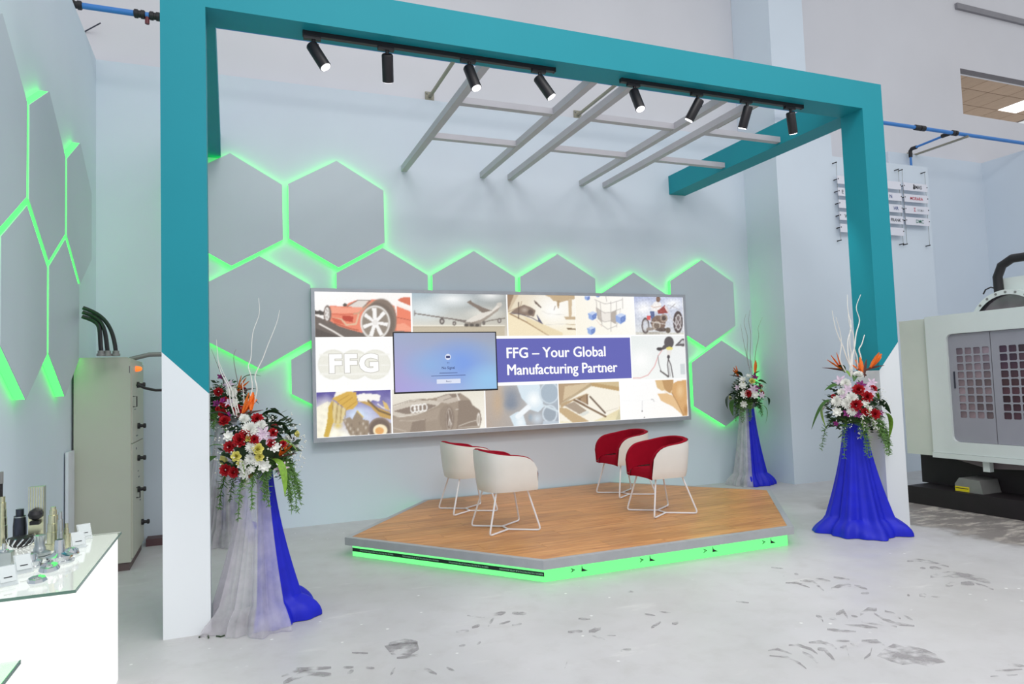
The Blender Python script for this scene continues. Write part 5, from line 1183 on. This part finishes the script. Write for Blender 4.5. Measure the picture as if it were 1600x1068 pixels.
def ring_thing(label, px_, r, tube_, seg, tilt):
    P = base(*px_); t = thing('steel_ring', label, 'ring', P, 'machined samples on the display table')
    vs = []; fs = []; M = Matrix.Rotation(tilt, 3, 'X')
    prof = [(r-tube_, -tube_), (r+tube_*0.4, -tube_*1.2), (r+tube_, 0), (r+tube_*0.4, tube_*1.2), (r-tube_, tube_)]
    for k in range(seg):
        a = 2*PI*k/seg
        for q, h in prof: vs.append(M @ Vector((q*math.cos(a), q*math.sin(a), h)))
    n = len(prof)
    for k in range(seg):
        for i in range(n): fs.append((k*n+i, ((k+1) % seg)*n+i, ((k+1) % seg)*n+(i+1) % n, k*n+(i+1) % n))
    zm = min(v.z for v in vs); part('body', MB().add([P+v-Vector((0, 0, zm)) for v in vs], fs), CHROME, t, smooth=seg > 10)
ring_thing('shiny round steel ring in front of the flanged holder', (77, 896), 0.027, 0.012, 24, 0.25)
ring_thing('shiny faceted steel ring nearest the table corner', (58, 913), 0.026, 0.010, 8, 0.15)
for (x, y), lb_, yaw in (((14, 915), 'clear tilted card holder at the left front of the table', 0.5), ((39, 895), 'clear tilted card holder between the chrome flanges', 0.5), ((124, 856), 'clear tilted card holder, left one of the rear pair', 0.45), ((134, 842), 'clear tilted card holder, right one of the rear pair', 0.45)):
    P = base(x, y); P.y = min(P.y, -0.56); t = thing('card_holder', lb_, 'card holder', P, 'card holders on the display table')
    rz = Matrix.Rotation(yaw, 3, 'Z'); T = rz @ Matrix.Rotation(-0.5, 3, 'X')
    part('stand', MB().obox(P+T @ Vector((0, 0, 0.042)), T @ Vector((0.032, 0, 0)), T @ Vector((0, 0.0015, 0)), T @ Vector((0, 0, 0.042))), ACRYL, t)
    part('foot', MB().obox(P+rz @ Vector((0, 0.03, 0.0015)), rz @ Vector((0.032, 0, 0)), rz @ Vector((0, 0.03, 0)), Vector((0, 0, 0.0015))), ACRYL, t)
    cd_ = part('card', MB().obox(P+T @ Vector((0, -0.003, 0.048)), T @ Vector((0.027, 0, 0)), T @ Vector((0, 0.0008, 0)), T @ Vector((0, 0, 0.032))), CARD, t)
    part('print_line', MB().obox(P+T @ Vector((0, -0.0045, 0.034)), T @ Vector((0.014, 0, 0)), T @ Vector((0, 0.0004, 0)), T @ Vector((0, 0, 0.002))), INKK, cd_)

# ------------------------------------------------------------------ machine at the right
XM = 7.55
mc = thing('machine_tool', 'large white machine tool with grey perforated sliding doors at the right edge', 'machine', (8.4, -0.6, 0))
yw0, zw0, zw1, yend, yfar = 0.352, 0.712, 1.862, -2.3, -0.95
fr = MB().box(XM, XM+0.12, yw0, 0.585, 0.585, 2.07).box(XM, XM+0.12, yfar, yw0, zw1, 2.07).box(XM, XM+0.12, yfar, yw0, 0.585, zw0).box(XM, XM+0.12, yend, yfar, 0.585, 2.07)
for (yy, zz, sy, sz) in ((yw0, zw0, -1, 1), (yw0, zw1, -1, -1), (yfar, zw0, 1, 1), (yfar, zw1, 1, -1)):
    r_ = 0.065; fr.prism([(yy, zz)]+[(yy+sy*r_*(1-math.cos(PI/2*k/6)), zz+sz*r_*(1-math.sin(PI/2*k/6))) for k in range(7)], 0, XM, XM+0.03)
part('front_cover', fr, MACH, mc)
part('housing', MB().box(XM+0.12, 9.6, yend, 0.585, 0.53, 2.06), MACH, mc)
part('sill', MB().box(XM-0.012, XM+0.12, yend, 0.588, 0.53, 0.583), MACH, mc)
part('side_cover', MB().box(XM+0.055, 9.6, 0.590, 0.95, 0.54, 2.055), mat('machine_enamel_side', S(206, 212, 202), 0.45, var=0.02), mc)
def perforated(name, ya, yb, za, zb, cols, rows, hw, hh, x, pm, dep=0.010):
    """door leaf in the plane X = x with rounded square windows; ya > yb"""
    ys_ = sorted(set([ya, yb]+[c-hw for c in cols]+[c+hw for c in cols])); zs_ = sorted(set([za, zb]+[r-hh for r in rows]+[r+hh for r in rows]))
    inc = lambda v, L_, h: any(abs(v-c) < h for c in L_)
    mb = MB()
    for i in range(len(ys_)-1):
        for j in range(len(zs_)-1):
            ym, zm = (ys_[i]+ys_[i+1])/2, (zs_[j]+zs_[j+1])/2
            if inc(ym, cols, hw) and inc(zm, rows, hh): continue
            mb.add([(x, ys_[i], zs_[j]), (x, ys_[i+1], zs_[j]), (x, ys_[i+1], zs_[j+1]), (x, ys_[i], zs_[j+1])], [(0, 1, 2, 3)])
    q = 0.010
    for c in cols:
        for r_ in rows:
            a = [(c-hw, r_-hh), (c+hw, r_-hh), (c+hw, r_+hh), (c-hw, r_+hh)]
            for k in range(4):
                (u0, v0), (u1, v1) = a[k], a[(k+1) % 4]; mb.add([(x, u0, v0), (x, u1, v1), (x+dep, u1, v1), (x+dep, u0, v0)], [(0, 1, 2, 3)])
            for (u, v), (su, sv) in zip(a, ((1, 1), (-1, 1), (-1, -1), (1, -1))): mb.add([(x, u, v), (x, u+su*q, v), (x, u, v+sv*q)], [(0, 1, 2)])
    mb.box(x+dep+0.004, x+dep+0.01, yb, ya, za, zb)
    d = part(name, mb, MACHG, mc, label='grey sliding door with square windows')
    pane = MB().add([(0, -hw, -hh), (0, hw, -hh), (0, hw, hh), (0, -hw, hh)], [(0, 1, 2, 3)]).mesh('pane', pm)
    for c in cols:
        for r_ in rows: shared('pane', pane, d, (x+dep-0.003, c, r_))
    return d
XD = XM+0.03
rows = [at(1499.5, 548.5, 0, XD).z+(at(1506, 647.4, 0, XD).z-at(1499.5, 548.5, 0, XD).z)*k/8 for k in range(9)]
cols1 = [at(x, 600, 0, XD).y for x in (1502.5, 1516, 1529.5, 1543.5)]
ysm = at(1552, 600, 0, XD).y
c2 = at(1571, 600, 0, XD).y; dc = cols1[1]-cols1[0]
cols2 = [c2+k*(at(1586, 600, 0, XD).y-c2) for k in range(4)]
dr1 = perforated('sliding_door', yw0-0.002, ysm+0.001, zw0+0.002, zw1-0.002, cols1, rows, 0.036, 0.0345, XD, PANE)
dr2 = perforated('sliding_door', ysm-0.004, yfar+0.002, zw0+0.002, zw1-0.002, cols2, rows, 0.038, 0.0345, XD+0.002, PANED)
part('door_grip', MB().box(XD-0.012, XD, yw0-0.055, yw0-0.045, 1.28, 1.46), DARKST, dr1)
bs = MB().box(7.50, 9.5, yend, 0.90, 0.0, 0.19).box(7.85, 9.5, yend, 0.98, 0.19, 0.52)
part('base', bs, MDARK, mc, label='black machine bed')
P = at(1543, 727, 0, 7.62)
part('leg', MB().box(7.60, 7.66, P.y-0.035, P.y+0.035, 0.42, 0.53), MACH, mc)
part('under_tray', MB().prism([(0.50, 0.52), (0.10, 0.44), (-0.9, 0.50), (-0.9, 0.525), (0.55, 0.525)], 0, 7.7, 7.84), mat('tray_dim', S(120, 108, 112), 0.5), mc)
yc, zc_, rd = -0.205, 1.875, 0.40
part('drum_ring', MB().add([(XM+0.16+dx, yc+q*math.cos(2*PI*k/48), zc_+q*math.sin(2*PI*k/48)) for k in range(48) for q, dx in ((rd-0.05, 0), (rd, 0), (rd, 0.5), (rd-0.05, 0.05))],
     [(k*4+i, ((k+1) % 48)*4+i, ((k+1) % 48)*4+(i+1) % 4, k*4+(i+1) % 4) for k in range(48) for i in range(3)]), MACH, mc, smooth=True, label='white drum ring')
part('drum_face', MB().lathe([(rd-0.04, 0), (rd-0.12, 0.03), (0.01, 0.05)], (XM+0.20, yc, zc_), 40, 'x'), mat('drum_steel', S(130, 122, 130), 0.18, metal=0.8, var=0.3, scale=5), mc, smooth=True)
for k in range(2, 11): part('bolt', MB().lathe([(0.012, 0), (0.012, 0.006)], (XM+0.153, yc+(rd-0.025)*math.cos(PI*k/12), zc_+(rd-0.025)*math.sin(PI*k/12)), 8, 'x'), GREYM, mc)
part('drum_cover', MB().box(XM+0.25, XM+0.9, yend, -0.10, 2.06, 2.40), MACH, mc, label='white box behind the drum')
part('hose', MB().tube([(XM+0.22, -0.105, 2.24), (XM+0.22, -0.10, 2.42), (XM+0.22, -0.15, 2.53), (XM+0.22, -0.26, 2.585), (XM+0.22, -0.42, 2.58), (XM+0.22, -0.6, 2.50)], 0.045, 10), BLKPL, mc, smooth=True, label='black corrugated hose')
part('wire', MB().tube([(XM+0.16, 0.02, 2.255), (XM+0.17, 0.0, 2.30), (XM+0.18, -0.05, 2.32), (XM+0.2, -0.09, 2.30)], 0.008, 6), BLKPL, mc, smooth=True)
dv = thing('grey_control_box', 'grey box with yellow sticker lying on the black machine bed', 'control box', (7.62, 0.25, 0.19))
part('body', MB().prism([(0.07, 0.19), (0.37, 0.19), (0.37, 0.27), (0.32, 0.335), (0.10, 0.325)], 0, 7.56, 7.84), GREYM, dv)
part('sticker', MB().box(7.553, 7.56, 0.215, 0.365, 0.195, 0.245), YEL, dv, label='yellow sticker')
part('sticker_line', MB().box(7.551, 7.553, 0.22, 0.36, 0.225, 0.232), INKK, dv)

# ------------------------------------------------------------------ name plates on the sign wall
PX = [(8.485, 9.03), (9.195, 9.745), (9.80, 10.305)]
RZ = [4.185, 4.01, 3.835, 3.66, 3.485]
TX = {(0, 1): ('E', INKK, -0.19), (0, 3): ('V', INKK, -0.16), (1, 1): ('N', INKB, 0.05), (1, 2): ('HR', INKB, 0.14), (1, 3): ('FRANK', INKK, 0.12), (2, 0): ('IMAS', INKK, 0.05), (2, 1): ('MORARA', INKR, 0.0), (2, 2): ('\u03a3', INKR, -0.05), (2, 3): ('DMC', INKG, 0.04)}
RW = ['top', 'second', 'third', 'fourth', 'fifth']
for c, (x0, x1) in enumerate(PX):
    for r_ in range(5 if c < 2 else 4):
        z = RZ[r_]; tx = TX.get((c, r_))
        lb_ = (RW[r_]+' white name plate in the '+('column left of', 'column just right of', 'far right column beyond')[c]+' the right teal post'+((', reading '+tx[0]) if tx and c == 2 and r_ != 2 else ''))
        t = thing('name_plate', lb_, 'name plate', ((x0+x1)/2, 2.5, z), 'name plates on the sign wall')
        part('plate', MB().box(x0, x1, 2.496, 2.504, z, z+0.118), PLATE, t)
        for xx in (x0+0.012, x1-0.012): part('clip', MB().lathe([(0.008, -0.010), (0.008, 0.075)], (xx, 2.5, z+0.07), 10, 'y'), BLKPL, t)
        if tx:
            shared('lettering', text_mesh(tx[0], 0.075 if len(tx[0]) < 5 else 0.066, tx[1], 0.001, 'CENTER'), t, ((x0+x1)/2+tx[2], 2.4945, z+0.035), FACE_Y)
        if (c, r_) == (2, 0): part('emblem', MB().box(10.005, 10.025, 2.494, 2.496, z+0.03, z+0.10).box(10.0, 10.03, 2.494, 2.496, z+0.025, z+0.06), INKK, t)
        if (c, r_) == (2, 2): shared('lettering', text_mesh('SIGMA', 0.05, INKY, 0.0005, 'CENTER'), t, (10.125, 2.4945, z+0.04), FACE_Y)
    for xx in (x0+0.012, x1-0.012):
        t = thing('hanging_rod', ('left', 'right')[xx > x0+0.1]+' thin steel rod of the '+('first', 'second', 'third')[c]+' name plate column', 'rod', (xx, 2.52, 3.37), 'rods carrying the name plates')
        part('rod', MB().tube([(xx, 2.515, 3.37), (xx, 2.515, 4.50)], 0.003, 6), GREYM, t)
        for zz in (3.37, 4.50): part('standoff', MB().lathe([(0.008, 0), (0.008, 0.075)], (xx, 2.505, zz), 10, 'y'), BLKPL, t)

# ------------------------------------------------------------------ compressed-air pipe along the hall wall
pp = thing('air_pipe', 'long blue compressed-air pipe with black couplings high on the wall', 'pipe', (5.5, 2.4, 5.13))
part('pipe', MB().tube([(-2, 2.4, 5.13), (16, 2.4, 5.13)], 0.028, 12), BLUEP, pp, smooth=True)
def coupling(x, L_): part('coupling', MB().lathe([(0.030, -L_/2), (0.042, -L_/2+0.01), (0.042, -0.012), (0.034, -0.01), (0.034, 0.01), (0.042, 0.012), (0.042, L_/2-0.01), (0.030, L_/2)], (x, 2.4, 5.13), 14, 'x'), BLKPL, pp, smooth=True)
for x, L_ in ((at(119, 8, 1, 2.4).x, 0.10), (at(218, 19, 1, 2.4).x, 0.10), (at(242, 22, 1, 2.4).x, 0.10), (at(1437, 200, 1, 2.4).x, 0.22), (at(1491, 207, 1, 2.4).x, 0.12)): coupling(x, L_)
x = at(230, 20, 1, 2.4).x
part('drain_tee', MB().lathe([(0.02, -0.075), (0.02, 0)], (x, 2.4, 5.12), 10), mat('tee_red', S(110, 50, 56), 0.5), pp, smooth=True)
xb = at(1487, 208, 1, 2.4).x; xe = at(1422, 233, 1, 3.18).x
br = part('branch_pipe', MB().tube([(xb, 2.41, 5.13), (xe, 3.14, 5.13), (xe, 3.18, 5.11), (xe, 3.18, 5.07), (xe, 3.18, 4.3)], 0.018, 10), BLUEP, pp, smooth=True)
part('elbow', MB().tube([(xe, 3.06, 5.13), (xe, 3.15, 5.13), (xe, 3.18, 5.10), (xe, 3.18, 5.0)], 0.030, 10), BLKPL, br, smooth=True)
part('branch_valve', MB().tube([(xb, 2.43, 5.13), (xb, 2.56, 5.13)], 0.032, 10), BLKPL, br, smooth=True)
for i, x in enumerate((2.735, 4.80, at(1113, 203, 1, 3.3).x, 11.10)):
    t = thing('pipe_bracket', ('left angle-iron bracket holding the blue pipe above the lattice', 'second angle-iron pipe bracket over the middle of the lattice', 'third pipe bracket, its foot just above the right lattice rails', 'right angle-iron pipe bracket beyond the right teal post')[i], 'bracket', (x, YH, 5.06), 'brackets of the blue pipe')
    part('angle_bar', MB().box(x-0.018, x+0.018, 2.34, YH-0.02, 5.075, 5.082).box(x-0.018, x-0.012, 2.34, YH-0.02, 5.082, 5.10), mat('bracket_olive', S(150, 146, 130), 0.5), t)
    part('foot_plate', MB().box(x-0.055, x+0.055, YH-0.02, YH, 5.04, 5.15), mat('bracket_olive', S(150, 146, 130), 0.5), t)
    for dx in (-0.035, 0.035): part('bolt', MB().lathe([(0.010, -0.015), (0.010, 0.0)], (x+dx, YH-0.02, 5.125), 8, 'y'), GREYM, t)
A, B = at(131, 50, 1, YH), at(157, 36, 1, 3.2)
solo('metal_rod', MB().tube([A, B], 0.007, 6), DARKST, 'short dark rod sticking out of the wall near the top left pipe', 'rod', A, smooth=True)
